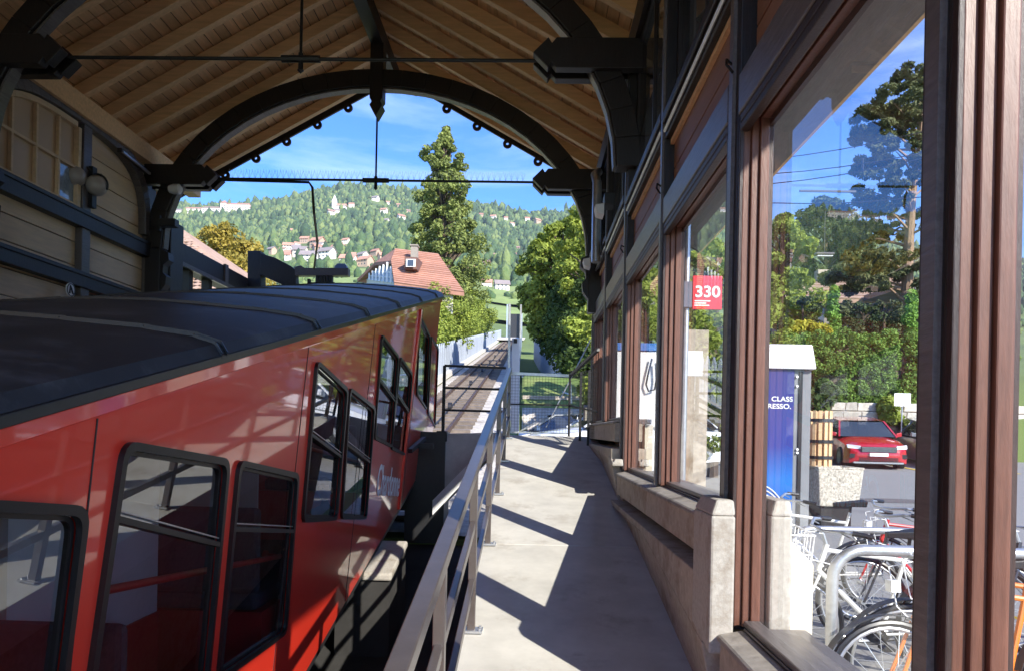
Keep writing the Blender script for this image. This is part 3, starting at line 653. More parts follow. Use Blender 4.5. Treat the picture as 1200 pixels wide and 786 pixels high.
# ------------------------------------------------------------------ funicular coach
TC, TH, T0, TS, TF, TB = -2.55, 1.25, -.39, .22, 10.2, -2.6
LEAN = .09
def tz(y): return T0 + TS * y
n_side = Vector((1, 0, -LEAN)).normalized()   # side plane normal: contains (0,1,TS)? corrected below
n_side = Vector((0, 1, TS)).cross(Vector((-LEAN, 0, -1))).normalized()
p_side = Vector((TC + TH, 0, T0))
def side(u, v, off=0): 
    return onP(u, v, p_side + Vector((off, 0, 0)), n_side)
coach = thing('funicular_coach', 'glossy red funicular coach with dark ribbed roof standing at the platform', 'funicular coach', (TC, 4, -2.2), world=True)
def SP(y, s, off=0): return Vector((TC + TH - LEAN * s + off, y, tz(y) - s))
sn = Vector((1, 0, 0))
def rounded(P, r=.06, n=4):
    out = []; k = len(P)
    for i in range(k):
        a, p, c = P[i - 1], P[i], P[(i + 1) % k]; d1 = (a - p); d2 = (c - p); rr = min(r, d1.length * .4, d2.length * .4)
        s_, e = p + d1.normalized() * rr, p + d2.normalized() * rr
        for j in range(n + 1):
            q_ = j / n; out.append(s_ * (1 - q_) ** 2 + p * 2 * q_ * (1 - q_) + e * q_ ** 2)
    return out
def inset(P, d):
    c = sum(P, Vector()) / len(P); out = []; k = len(P)
    for i in range(k):
        a, p, b_ = P[i - 1], P[i], P[(i + 1) % k]; t1 = (p - a).normalized(); t2 = (b_ - p).normalized()
        nn = (t1 + t2).normalized().cross(n_side).normalized()
        if nn.dot(c - p) < 0: nn = -nn
        out.append(p + nn * d)
    return out
WIN = [  # corner pixels of each side window, and mid-bar fraction from the top
    ([(-170, 575), (100, 592), (66, 850), (-220, 830)], None),
    ([(141, 515), (266, 537), (236, 850), (92, 850)], .0),
    ([(277, 538), (348, 554), (333, 742), (252, 800)], .0),
    ([(369, 421), (406, 455), (393, 609), (352, 612)], .0),
    ([(408, 453), (438, 476), (428, 608), (398, 608)], .0),
    ([(446, 391), (466, 417), (458, 524), (437, 514)], .0),
    ([(468, 417), (482, 437), (475, 534), (457, 526)], .0),
    ([(491, 368), (503, 393), (499, 480), (487, 462)], None),
    ([(504.5, 393), (513, 408), (509, 500), (500.5, 484)], None)]
MID = {1: .265, 2: .30, 3: .45, 4: .42, 5: .42, 6: .40}
wins = [[side(u, v) for u, v in P] for P, _ in WIN]
# windows behind the camera
extra = []
for dy in (1.62,):
    extra.append([p + Vector((0, -dy, -dy * TS)) for p in wins[1]])
holes = [rounded(P, .075, 5) for P in wins]
S_BOT = 2.38
def mirrorp(p): return Vector((2 * TC - p.x, p.y, p.z))
outer = [SP(TB, 0), SP(TF, 0), SP(TF, S_BOT), SP(TB, S_BOT)]
def holed(outer, holes, off):
    polys = [outer] + holes; flat = [p + sn * off for P in polys for p in P]
    # project to 2D for tessellation
    tess = tessellate_polygon([[Vector((p.y, p.z, 0)) for p in P] for P in polys])
    return flat, [tuple(t_) for t_ in tess]
m = MB()
for off in (0, -.035):
    vs, fs = holed(outer, holes, off); m.add(vs, fs); m.add([mirrorp(p) for p in vs], fs)
# floor edge, ends
for h in holes:
    for f_ in (lambda p: p, mirrorp):
        k = len(h); m.add([f_(p) for p in h] + [f_(p + sn * -.035) for p in h], [(i, (i + 1) % k, k + (i + 1) % k, k + i) for i in range(k)])
body = m.build('body', M['red'], coach, fixn=True)
# cantrail lip, panel seams
m = MB(); m.bar(SP(TB, .035, .006), SP(TF, .035, .006), .016, .05, (0, 0, 1)); m.build('cantrail', M['red'], body, bevel=.004)
for u, v0_, v1_ in ((363, 396, 650), (441, 372, 545)):
    m = MB(); a = side(u, v0_, .001); y = a.y; e = SP(y, 2.36, .001); m.bar(SP(y, .07, .001), e, .006, .004, (1, 0, 0)); m.build('panel_seam', M['black'], body)
for y in (2.15, 8.55):
    m = MB(); m.bar(SP(y, .07, .001), SP(y, 2.36, .001), .006, .004, (1, 0, 0)); m.build('panel_seam', M['black'], body)
# door pillar
y = side(488, 400).y
m = MB(); m.bar(SP(y, .06, .012), SP(y, 2.36, .012), .08, .03, (1, 0, 0)); m.build('door_pillar', M['red'], body, bevel=.006)
m = MB(); m.bar(SP(y + .25, 1.75, .03), SP(y + .9, 1.75, .10), .05, .05); m.box(-1.40, -1.2, 8.9, 9.0, tz(8.9) - 1.8, tz(8.9) - 1.74); m.build('door_step', M['black'], body)
# roof
prof = [(1.27, -.005), (1.275, .03), (1.25, .075), (1.16, .105), (.95, .135), (.6, .165), (.3, .185), (0, .19)]
prof = [(x, z) for x, z in prof] + [(-x, z) for x, z in reversed(prof[:-1])]
def roofmesh(y0, y1, grow=0, seg=1):
    b = MB(); YY = [y0 + (y1 - y0) * i / seg for i in range(seg + 1)]
    for y in YY:
        for x, z in prof: b.v.append((TC + x * (1 + grow * .6), y, tz(y) + z * (1 + grow) + grow * .05))
    k = len(prof)
    for j in range(seg):
        for i in range(k - 1): b.f.append((j * k + i, j * k + i + 1, (j + 1) * k + i + 1, (j + 1) * k + i))
    b.f.append(tuple(range(k))); b.f.append(tuple(range(seg * k, (seg + 1) * k)))
    return b
rm = roofmesh(TB, TF + .02); ro = rm.build('coach_roof', M['coachroof'], coach, smooth=True)
ys_ = [side(u, 430).y for u in ()]
for y in (-.2, 1.5, 2.93, 4.25, 5.55, 6.85, 8.2, 9.5):
    for dy in (0, .05):
        b = MB(); 
        for i in range(len(prof) - 1):
            (xa, za), (xb, zb_) = prof[i], prof[i + 1]
            b.bar((TC + xa * 1.004, y + dy, tz(y + dy) + za + .006), (TC + xb * 1.004, y + dy, tz(y + dy) + zb_ + .003), .012, .010, (0, 1, 0))
        b.build('roof_rib', M['rubber'], ro)
m = MB(); m.bar(SP(TB, -.012, .022), SP(TF, -.012, .022), .02, .035); m.build('rain_gutter', M['rubber'], ro, bevel=.004)
# window frames and panes
wl_ = []
for side_i in (0, 1):
    f_ = (lambda p: p) if side_i == 0 else mirrorp
    for i, P in enumerate(wins):
        O = rounded([p for p in P], .075, 5); I = rounded(inset(P, .042), .055, 5); I2 = rounded(inset(P, .062), .05, 5)
        m = MB(); vec = sn * .020 if side_i == 0 else -sn * .020
        m.ring([f_(p) for p in O], [f_(p) for p in I], vec); m.ring([f_(p + sn * -.025) for p in I], [f_(p + sn * -.025) for p in I2], vec)
        fr = m.build('side_window', M['rubber'], coach, smooth=True)
        Pp = rounded(inset(P, .05), .05, 5); m = MB(); m.add([f_(p + sn * -.012) for p in Pp], [tuple(range(len(Pp)))]); m.build('pane', M['coachglass'], fr, fixn=False)
        if i in MID:
            k = MID[i]; In = inset(P, .045)
            a = In[0].lerp(In[3], k); b_ = In[1].lerp(In[2], k + (.04 if i < 3 else .06))
            m = MB(); m.bar(f_(a + sn * -.004), f_(b_ + sn * -.004), .022, .035 if i > 2 else .045, (1, 0, 0)); m.build('sash_bar', M['rubber'], fr)
            m = MB(); m.bar(f_(a + sn * .009 + Vector((0, 0, .028))), f_(b_ + sn * .009 + Vector((0, 0, .028))), .006, .008, (1, 0, 0)); m.build('sash_trim', M['alu'], fr)
# floor, ends, interior
m = MB(); fl = [(-1, TB), (1, TB), (1, TF), (-1, TF)]
m.hexa([(TC - 1.02, TB, tz(TB) - 2.45), (TC + 1.02, TB, tz(TB) - 2.45), (TC + 1.02, TF, tz(TF) - 2.45), (TC - 1.02, TF, tz(TF) - 2.45), (TC - 1.02, TB, tz(TB) - 2.36), (TC + 1.02, TB, tz(TB) - 2.36), (TC + 1.02, TF, tz(TF) - 2.36), (TC - 1.02, TF, tz(TF) - 2.36)]); m.build('underframe', M['black'], coach)
for y in (TB, TF):
    m = MB(); A = [SP(y, 0), SP(y, S_BOT)]; q4 = [A[0], A[1], mirrorp(A[1]), mirrorp(A[0])]
    if y == TF:
        hole = [Vector((TC + x, y, tz(y) - z)) for x, z in ((1.0, .25), (1.0, 1.25), (-1.0, 1.25), (-1.0, .25))]; hole = rounded(hole, .12, 4)
        tess = tessellate_polygon([[Vector((p.x, p.z, 0)) for p in q4], [Vector((p.x, p.z, 0)) for p in hole]])
        m.add(q4 + hole, tess); en = m.build('front_end', M['red'], coach, fixn=False); m = MB(); m.add(hole, [tuple(range(len(hole)))]); m.build('windscreen', M['coachglass'], en, fixn=False)
        for sx in (-1, 1): m = MB(); m.lathe([(.09, 0), (.09, .04), (.07, .06)], (TC + sx * .75, y, tz(y) - 1.7), 16, 'Y'); m.build('headlight', M['offwhite'], en, smooth=True)
    else: m.add(q4, [(0, 1, 2, 3)]); m.build('rear_end', M['red'], coach, fixn=False)
# stepped cabin partitions, red panels, seats
def part_y(y, z0, z1, m_, name, x0=-1.02, x1=.98, th=.03): m = MB(); m.box(TC + x0, TC + x1, y, y + th, z0, z1); return m.build(name, m_, coach)
for y in (-1.0, 1.15, 3.75, 6.2, 8.3):
    p_ = part_y(y, tz(y) - 2.1, tz(y) - .95, M['interior'], 'partition', -1.02, .2)
for y in (-1.4, .35, 1.9, 3.2, 4.6, 6.9, 7.8):
    z = tz(y) - 2.05
    m = MB(); m.box(TC + .15, TC + .98, y - .42, y, z + .35, z + .45); m.box(TC - .98, TC - .2, y - .42, y, z + .35, z + .45); m.box(TC + .15, TC + .98, y - .42, y - .36, z + .45, z + .95) if y not in (.35,) else m.box(TC + .3, TC + .95, y - .3, y - .22, z + .45, z + 1.0); m.box(TC - .98, TC - .2, y - .42, y - .36, z + .45, z + .95)
    s_ = m.build('seat', M['seat'], coach, bevel=.03)
    m = MB(); m.box(TC + .1, TC + 1.0, y - .40, y - .05, z - .1, z + .34); m.box(TC - 1.0, TC - .15, y - .40, y - .05, z - .1, z + .34); m.build('seat_box', M['redin'], s_)
for y in (1.55, 3.05):   # big grey panel with red foot seen through the near windows
    m = MB(); m.box(TC + .40, TC + .43, y - .15, y + 1.05, tz(y) - 1.35, tz(y) - .45); pn = m.build('cabin_panel', M['interior'], coach)
    m = MB(); m.box(TC + .401, TC + .44, y - .15, y + 1.05, tz(y) - 2.3, tz(y) - 1.352); m.build('panel_foot', M['redin'], pn)
m = MB(); a, b_ = side(118, 692, -.12), side(328, 651, -.12); m.tube([a, b_], .016, 10); m.tube([b_, b_ + Vector((-.08, .02, 0))], .012); m.lathe([(.035, 0), (.035, .02)], b_ + Vector((-.1, .0, 0)), 12, 'X'); m.build('grab_rail', M['redin'], coach, smooth=True)
m = MB(); a, b_ = side(352, 522, -.15), side(430, 543, -.15); m.tube([a, b_], .014, 8); m.build('grab_rail', M['redin'], coach)
# ceiling lining
m = MB(); m.hexa([(TC - 1.2, TB + .1, tz(TB + .1) - .06), (TC + 1.2, TB + .1, tz(TB + .1) - .06), (TC + 1.2, TF - .1, tz(TF - .1) - .06), (TC - 1.2, TF - .1, tz(TF - .1) - .06), (TC - 1.2, TB + .1, tz(TB + .1) - .03), (TC + 1.2, TB + .1, tz(TB + .1) - .03), (TC + 1.2, TF - .1, tz(TF - .1) - .03), (TC - 1.2, TF - .1, tz(TF - .1) - .03)]); m.build('ceiling', M['interior'], coach)
m = MB(); m.box(TC - 1.15, TC + 1.12, 9.95, 10.12, trackZ(10) + .02, tz(10) - 2.3); m.box(TC + .9, TC + 1.42, 9.55, 10.1, trackZ(9.6) - .3, tz(9.6) - 1.75); m.build('front_skirt', M['black'], coach)
# bogies
for y in (1.0, 8.0):
    m = MB()
    for sx in (-.5, .5):
        m.lathe([(.26, -.04), (.30, -.04), (.30, -.01), (.26, .05)], (TC + sx, y, trackZ(y) + .28), 20, 'X')
    m.tube([(TC - .5, y, trackZ(y) + .28), (TC + .5, y, trackZ(y) + .28)], .05); m.build('wheelset', M['iron'], coach, smooth=True)
# lettering
a, b_ = side(440.5, 579, .004), side(473, 580.5, .004)
ex = (b_ - a).normalized(); ez = Vector((LEAN, 0, 1)).normalized(); ey = ez
nn = ex.cross(ey).normalized()
mw = Matrix(((ex.x, ey.x, nn.x, a.x), (ex.y, ey.y, nn.y, a.y), (ex.z, ey.z, nn.z, a.z), (0, 0, 0, 1)))
textmesh('Chardonne', .42, 'lettering', M['white'], body, mw, .001, .74, 'LEFT', 0, .006)

# ------------------------------------------------------------------ passenger
def person_mesh(name, joints, edges, m_, parent=None):
    me = bpy.data.meshes.new(name); me.from_pydata([j[0] for j in joints], edges, [])
    o = bpy.data.objects.new('tmp', me); col.objects.link(o); s_ = o.modifiers.new('s', 'SKIN')
    for i, j in enumerate(joints): me.skin_vertices[0].data[i].radius = (j[1], j[2] if len(j) > 2 else j[1])
    me.skin_vertices[0].data[0].use_root = True
    ss = o.modifiers.new('u', 'SUBSURF'); ss.levels = 2; ss.render_levels = 2
    dg = bpy.context.evaluated_depsgraph_get(); me2 = bpy.data.meshes.new_from_object(o.evaluated_get(dg)); bpy.data.objects.remove(o)
    me2.materials.clear(); me2.materials.append(m_); me2.polygons.foreach_set('use_smooth', [True] * len(me2.polygons)); me2.name = name
    return link(me2, name, parent)
skin = mat('skin', (.45, .27, .19), .5, .08, 10, .03); hairm = mat('dark brown hair', (.035, .02, .012), .6, .3, 30, .4, (6, 6, 1)); jacket = mat('dark jacket', (.04, .04, .055), .85, .2, 12, .2); trous = mat('navy trousers', (.03, .035, .06), .85, .2, 12, .2)
hp = onY(381, 572, 6.5)
pt = thing('person', 'seated passenger with short dark hair and dark jacket behind the coach window', 'person', (hp.x, hp.y, hp.z - .90))
S = .72
def J(x, y, z, r, r2=None): return ((x * S, y * S, z * S), r * S, (r2 or r) * S)
jt = [J(0, 0, .50, .15, .12), J(0, 0, .72, .14, .11), J(0, 0, .92, .17, .11), J(0, .01, 1.05, .055), J(0, .02, 1.12, .05),
      J(.10, 0, .48, .10), J(.12, -.42, .50, .065), J(.12, -.44, .08, .042), J(.12, -.56, .04, .035),
      J(-.10, 0, .48, .10), J(-.12, -.42, .50, .065), J(-.12, -.44, .08, .042), J(-.12, -.56, .04, .035),
      J(.20, 0, .96, .06), J(.25, -.04, .70, .042), J(.16, -.26, .60, .032), J(.13, -.34, .58, .028),
      J(-.20, 0, .96, .06), J(-.25, -.04, .70, .042), J(-.16, -.26, .60, .032), J(-.13, -.34, .58, .028)]
ed = [(0, 1), (1, 2), (2, 3), (3, 4), (0, 5), (5, 6), (6, 7), (7, 8), (0, 9), (9, 10), (10, 11), (11, 12), (2, 13), (13, 14), (14, 15), (15, 16), (2, 17), (17, 18), (18, 19), (19, 20)]
bdy = person_mesh('body', jt, ed, jacket, pt)
hd = MB(); N, K = 16, 14; c = Vector((0, 0, 1.24)) * S
for i in range(K + 1):
    ph = math.pi * i / K
    for j in range(N):
        a = 2 * math.pi * j / N; x = .075 * math.sin(ph) * math.cos(a); y_ = .095 * math.sin(ph) * math.sin(a); z = -.125 * math.cos(ph)
        if z < -.03: x *= .9 + z * 1.5; y_ *= .95 + z
        if y_ < 0:   # face side: nose, brow, sockets, mouth, chin
            nose = math.exp(-((x / .016) ** 2) - ((z + .01) / .03) ** 2); y_ -= .022 * nose
            for ex_ in (-.03, .03): y_ += .010 * math.exp(-((x - ex_) / .015) ** 2 - ((z - .018) / .012) ** 2)
            y_ += .006 * math.exp(-(x / .03) ** 2 - ((z + .058) / .008) ** 2); y_ -= .006 * math.exp(-(x / .03) ** 2 - ((z + .1) / .02) ** 2)
        hd.v.append(tuple(c + Vector((x, y_, z)) * .86))
for i in range(K):
    for j in range(N): hd.f.append((i * N + j, i * N + (j + 1) % N, (i + 1) * N + (j + 1) % N, (i + 1) * N + j))
ho = hd.build('head', skin, pt, smooth=True)
for sx in (-1, 1):
    m = MB(); m.lathe([(.005, 0), (.022, .004), (.026, .010), (.012, .016)], (c.x + sx * .063, c.y + .01, c.z), 10, 'X'); m.build('ear', skin, ho, smooth=True)
    m = MB(); m.lathe([(.0, -.008), (.009, 0), (.0, .008)], (c.x + sx * .026, c.y - .066, c.z + .015), 8); m.build('eye', M['black'], ho, smooth=True)
hm = MB()
for i in range(K + 1):
    ph = math.pi * (.36 + .64 * i / K)
    for j in range(N):
        a = 2 * math.pi * j / N; bk = .5 + .5 * math.sin(a); ph2 = ph if bk > .35 else math.pi * (.62 + .38 * i / K)
        hm.v.append(tuple(c + Vector((.070 * math.sin(ph2) * math.cos(a), .088 * math.sin(ph2) * math.sin(a) + .004, -.114 * math.cos(ph2) + .004))))
for i in range(K):
    for j in range(N): hm.f.append((i * N + j, i * N + (j + 1) % N, (i + 1) * N + (j + 1) % N, (i + 1) * N + j))
hm.build('hair', hairm, ho, smooth=True)
for sx in (-1, 1):    # hands resting on the thighs, five fingers each
    w0 = Vector((.13 * sx, -.34, .58)) * S
    js = [(tuple(w0), .026, .020), (tuple(w0 + Vector((-.005 * sx, -.06, .0))), .036, .016)]; e2 = [(0, 1)]
    for k, (dx, ln) in enumerate(((-.026, .062), (-.009, .072), (.009, .068), (.026, .054))):
        b0 = w0 + Vector((dx, -.085, .0)); i0 = len(js)
        js += [(tuple(b0), .010, .010), (tuple(b0 + Vector((dx * .2, -ln * .5, -.008))), .0085, .0085), (tuple(b0 + Vector((dx * .2, -ln, -.028))), .0075, .0075)]
        e2 += [(1, i0), (i0, i0 + 1), (i0 + 1, i0 + 2)]
    i0 = len(js); js += [(tuple(w0 + Vector((-.036 * sx, -.045, -.004))), .011, .011), (tuple(w0 + Vector((-.055 * sx, -.085, -.012))), .009, .009)]; e2 += [(1, i0), (i0, i0 + 1)]
    person_mesh('hand', js, e2, skin, pt)
pt.rotation_euler = (0, 0, R(-22))
m = MB(); m.box(hp.x - .25, hp.x + .16, hp.y - .16, hp.y + .22, hp.z - .72, hp.z - .60); m.box(hp.x - .25, hp.x + .16, hp.y + .13, hp.y + .19, hp.z - .6, hp.z - .16); m.build('passenger_seat', M['seat'], coach, bevel=.03)

# ------------------------------------------------------------------ handrail along the platform
hr = thing('platform_handrail', 'grey-brown steel handrail running up the left edge of the platform', 'handrail', (-.3, 4, platZ(4)), world=True)
XR = -.29
def rail_bar(h, wd, ht, name, y0=-1.5, y1=9.42, x=XR): m = MB(); m.bar((x, y0, platZ(y0) + h), (x, y1, platZ(y1) + h), wd, ht); return m.build(name, M['steelrail'], hr, bevel=.004)
rail_bar(.86, .055, .05, 'top_rail'); rail_bar(.56, .03, .045, 'mid_rail'); rail_bar(.26, .03, .045, 'mid_rail')
m0 = MB(); m0.box(-.02, .02, -.025, .025, 0, .835); m1 = MB(); m1.box(-.03, .06, -.045, .045, 0, .012); m1.lathe([(.008, .012), (.008, .022)], (.045, .028, 0), 6); m1.lathe([(.008, .012), (.008, .022)], (.045, -.028, 0), 6)
y = 9.25; f1 = None
while y > -1.6:
    if f1 is None: f1 = a = m0.build('post', M['steelrail'], hr, bevel=.003); f2 = b_ = m1.build('base_plate', M['galv'], f1)
    else:
        a = f1.copy(); col.objects.link(a); b_ = f2.copy(); col.objects.link(b_); b_.parent = a
    a.location = (XR, y, platZ(y)); y -= 1.37
# gate at the upper end
gt = thing('end_gate', 'black steel three-rail barrier on the end wall beside the coach nose', 'barrier', onY(519, 508, 9.62), world=True)
m = MB(); a, b_ = onY(521, 428, 9.62), onY(519, 509, 9.62); m.bar(a, b_, .04, .04, (0, 1, 0)); m.build('post', M['iron'], gt)
for (v0_, v1_) in ((428, 431), (454, 456), (480, 482)):
    m = MB(); m.bar(onY(521, v0_, 9.62), onY(593, v1_, 9.62), .03, .03); m.build('rail', M['iron'], gt)
m = MB(); a = onY(519, 508, 9.62); m.box(a.x - .08, a.x + .06, a.y - .06, a.y + .06, a.z - .1, a.z + .04); m.build('foot', M['iron'], gt, bevel=.01)
# mesh fence at platform end
mf = thing('mesh_fence', 'wire mesh fence with grey rails across the upper end of the platform', 'fence', (.3, 9.6, -.05), world=True)
Z0 = platZ(9.5)
A = onY(597, 437, 9.6); B = onY(668, 440, 9.6)
m = MB(); m.bar((A.x, 9.6, A.z), (B.x, 9.6, B.z), .035, .035); m.bar((A.x, 9.6, -.36 + .35), (B.x, 9.6, -.36 + .35), .02, .02); m.build('top_rail', M['galv'], mf)
m = MB(); m.bar((A.x, 9.6, .36), (B.x, 9.6, .36), .02, .02); m.build('mid_rail', M['iron'], mf)
C_ = Vector((.80, 8.7, .86)); m = MB(); m.bar(B, (.77, 8.55, .98), .035, .035); m.bar((B.x, 9.6, .36), (.77, 8.55, .25), .02, .02); m.build('side_rail', M['iron'], mf)
for X_, Y_ in ((A.x, 9.6), (B.x, 9.6), (.62, 9.2), (.70, 8.9)): m = MB(); m.box(X_ - .015, X_ + .015, Y_ - .015, Y_ + .015, -.2, A.z); m.build('post', M['iron'], mf)
m = MB(); x = A.x
while x < B.x: m.bar((x, 9.6, -.02), (x, 9.6, A.z), .003, .003, (0, 1, 0)); x += .04
z = .02
while z < A.z: m.bar((A.x, 9.603, z), (B.x, 9.603, z), .003, .003); z += .04
z = 0
for i in range(26):
    y = 9.6 - i * .04; xx = B.x + (.77 - B.x) * i / 26; m.bar((xx, y, -.05), (xx, y, A.z), .003, .003, (0, 1, 0))
for i in range(20): m.bar((B.x, 9.6, i * .045), (.77, 8.55, i * .045), .003, .003)
o = m.build('wire_mesh', M['iron'], mf); o['kind'] = 'stuff'
m = MB(); m.tube([onY(640, 500, 9.9), onX(692, 398, .8)], .008, 6); tag(m.build('guy_wire', M['galv']), 'thin pale stay wire slanting up to the window wall corner', 'wire')
# tall white posts beside the track
wp = thing('trackside_cabinet', 'tall white trackside cabinet with two slim posts beside the climbing rails', 'cabinet', onY(603, 500, 13), world=True)
def w(u, v, Y=13): return onY(u, v, Y)
m = MB(); m.prism([w(600, 396), w(609, 396), w(608, 507), w(598, 507)], (0, .2, 0)); m.build('cabinet_body', M['offwhite'], wp, bevel=.005)
m = MB(); m.prism([w(596, 356), w(598.5, 356), w(597, 507), w(594, 507)], (0, .05, 0)); m.build('post', M['galv'], wp)
m = MB(); m.prism([w(609.5, 357, 13.3), w(611.5, 357, 13.3), w(611, 396, 13.3), w(609, 396, 13.3)], (0, .05, 0)); m.build('post', M['galv'], wp)
m = MB(); m.prism([w(602, 397, 12.98), w(606, 397, 12.98), w(606, 402, 12.98), w(602, 402, 12.98)], (0, -.03, 0)); m.build('lamp', M['black'], wp)
# dark bridge portal / passing coach far up the track
yy = 138; cx_, cz = trackX(yy) + .5, trackZ(yy)
m = MB(); m.box(cx_ - 1.2, cx_ + 1.2, yy, yy + 1, cz, cz + 4.6); t = m.build('track_portal', M['black']); tag(t, 'dark portal across the track far up the line', 'portal')
for sx in (-1.5, 1.25):
    m = MB(); m.box(cx_ + sx, cx_ + sx + .25, yy - 1, yy - .7, cz - .5, cz + 6.2); m.build('pylon', M['galv'], t)
m = MB(); m.hexa([(cx_ - 3, 112, trackZ(112) + .2), (cx_ + 2.2, 112, trackZ(112) + .2), (cx_ + 2.2, 130, trackZ(130) + .2), (cx_ - 3, 130, trackZ(130) + .2), (cx_ - 3, 112, trackZ(112) + .3), (cx_ + 2.2, 112, trackZ(112) + .3), (cx_ + 2.2, 130, trackZ(130) + .3), (cx_ - 3, 130, trackZ(130) + .3)]); struct(m.build('level_crossing', M['concrete']))

# white fence left of the track
fe = thing('track_fence', 'long pale board fence with gaps following the left side of the track', 'fence', (-4.3, 35, 2.6), world=True)
pb = MB(); pb.prism([(0, 0, 0), (0, .55, 0), (0, .55, 1.4), (0, .28, 1.66), (0, 0, 1.4)], (.05, 0, 0)); f1 = None; y = 22
M['fencepale'] = mat('pale grey boards', (.34, .38, .43), .7, .1, 3, .05, rnd=.08)
while y < 132:
    if f1 is None: f1 = o = pb.build('board', M['fencepale'], fe)
    else: o = f1.copy(); col.objects.link(o)
    o.location = (trackX(y) - 1.85, y, trackZ(y) + .0); y += .95
m = MB()
for y0, y1 in zip([22, 40, 60, 90], [40, 60, 90, 132]):
    for h in (.4, 1.2): m.bar((trackX(y0) - 1.88, y0, trackZ(y0) + h), (trackX(y1) - 1.88, y1, trackZ(y1) + h), .05, .08)
m.build('rail', M['fencepale'], fe)
m = MB()
for y0, y1 in zip([22, 40, 60, 90], [40, 60, 90, 132]): m.bar((trackX(y0) - 1.7, y0, trackZ(y0) - .05), (trackX(y1) - 1.7, y1, trackZ(y1) - .05), .35, .25)
struct(m.build('kerb', M['concrete']))
# retaining fence right of track + slanting wall
fr = thing('right_track_fence', 'blue-grey panel fence on the right side of the track above the grass', 'fence', (-1, 40, 3), world=True)
pb = MB(); pb.box(0, .05, 0, 1.8, 0, 1.7); f1 = None; y = 34
while y < 128:
    if f1 is None: f1 = o = pb.build('panel', mat('blue-grey panel', (.22, .27, .34), .6, .1, 3, 0, rnd=.1), fr)
    else: o = f1.copy(); col.objects.link(o)
    o.location = (trackX(y) + 2.0, y, trackZ(y)); y += 1.9
rw = MB(); P0 = onY(626, 386, 60); P1 = onY(630, 395, 50); P2 = onY(638, 405, 40); P3 = onY(655, 420, 31)
tp = [P0, P1, P2, P3]
for a, b_ in zip(tp, tp[1:]): rw.hexa([(a.x, a.y, a.z - 2.5), (a.x + .3, a.y, a.z - 2.5), (b_.x + .3, b_.y, b_.z - 2), (b_.x, b_.y, b_.z - 2), a, (a.x + .3, a.y, a.z), (b_.x + .3, b_.y, b_.z), b_])
tag(rw.build('retaining_wall', mat('pale retaining wall', (.5, .52, .55), .8, .12, 2, .1)), 'pale concrete retaining wall descending below the ivy bank', 'wall')
# kerb wall in the grass
m = MB(); m.bar(Vector((-.3, 24.3, groundZ(0, 24.3) + .05)), Vector((2.5, 24.3, groundZ(0, 24.3) + .05)), .2, .12); struct(m.build('grass_kerb', M['plinth']))
m = MB(); m.tube([onY(612, 441, 30), onY(640, 452, 27), onY(668, 462, 24)], .03, 6); m.tube([onY(668, 440, 24), onY(670, 480, 24)], .03, 6); tag(m.build('garden_handrail', M['galv']), 'thin grey handrail descending beside the grass bank', 'handrail')

# ------------------------------------------------------------------ foliage
def leafmesh(name, centers, radii, per, size, m_, parent=None, flat=.8, elong=1.6, droop=0.0, up=.3):
    """many small leaf faces spread through clumps; centers Nx3, radii N or Nx3"""
    C = np.asarray(centers, float); Rr = np.asarray(radii, float)
    if Rr.ndim == 1: Rr = np.repeat(Rr[:, None], 3, 1) * np.array([1, 1, flat])
    n = len(C); N = n * per
    idx = np.repeat(np.arange(n), per)
    d = rng.normal(size=(N, 3)); d /= np.linalg.norm(d, axis=1)[:, None]
    rad = rng.uniform(.35, 1, N) ** .5
    p = C[idx] + d * rad[:, None] * Rr[idx]
    nrm = d * .6 + rng.normal(size=(N, 3)) * .6; nrm[:, 2] += up; nrm /= np.linalg.norm(nrm, axis=1)[:, None]
    t = np.cross(nrm, rng.normal(size=(N, 3))); t[:, 2] -= droop; t -= (t * nrm).sum(1)[:, None] * nrm; t /= np.linalg.norm(t, axis=1)[:, None]
    b = np.cross(nrm, t); s = size * rng.uniform(.6, 1.3, N)[:, None]
    q = np.stack([p - t * s * elong * .5, p + b * s * .5, p + t * s * elong * .5, p - b * s * .5], 1).reshape(-1, 3)
    me = bpy.data.meshes.new(name); me.vertices.add(N * 4); me.loops.add(N * 4); me.polygons.add(N)
    me.vertices.foreach_set('co', q.ravel()); me.loops.foreach_set('vertex_index', np.arange(N * 4, dtype=np.int32))
    me.polygons.foreach_set('loop_start', np.arange(0, N * 4, 4, dtype=np.int32)); me.update(calc_edges=True)
    me.materials.append(m_)
    return link(me, name, parent)
def trunk_tubes(m, base, top, r, limbs):
    m.tube([base, Vector(base).lerp(Vector(top), .5) + Vector((r * .3, 0, 0)), top], [r, r * .7, r * .2], 8)
    for a, b_, rr in limbs: m.tube([a, (Vector(a) + Vector(b_)) / 2 + Vector((0, 0, .05 * (Vector(a) - Vector(b_)).length)), b_], [rr, rr * .7, rr * .25], 5)
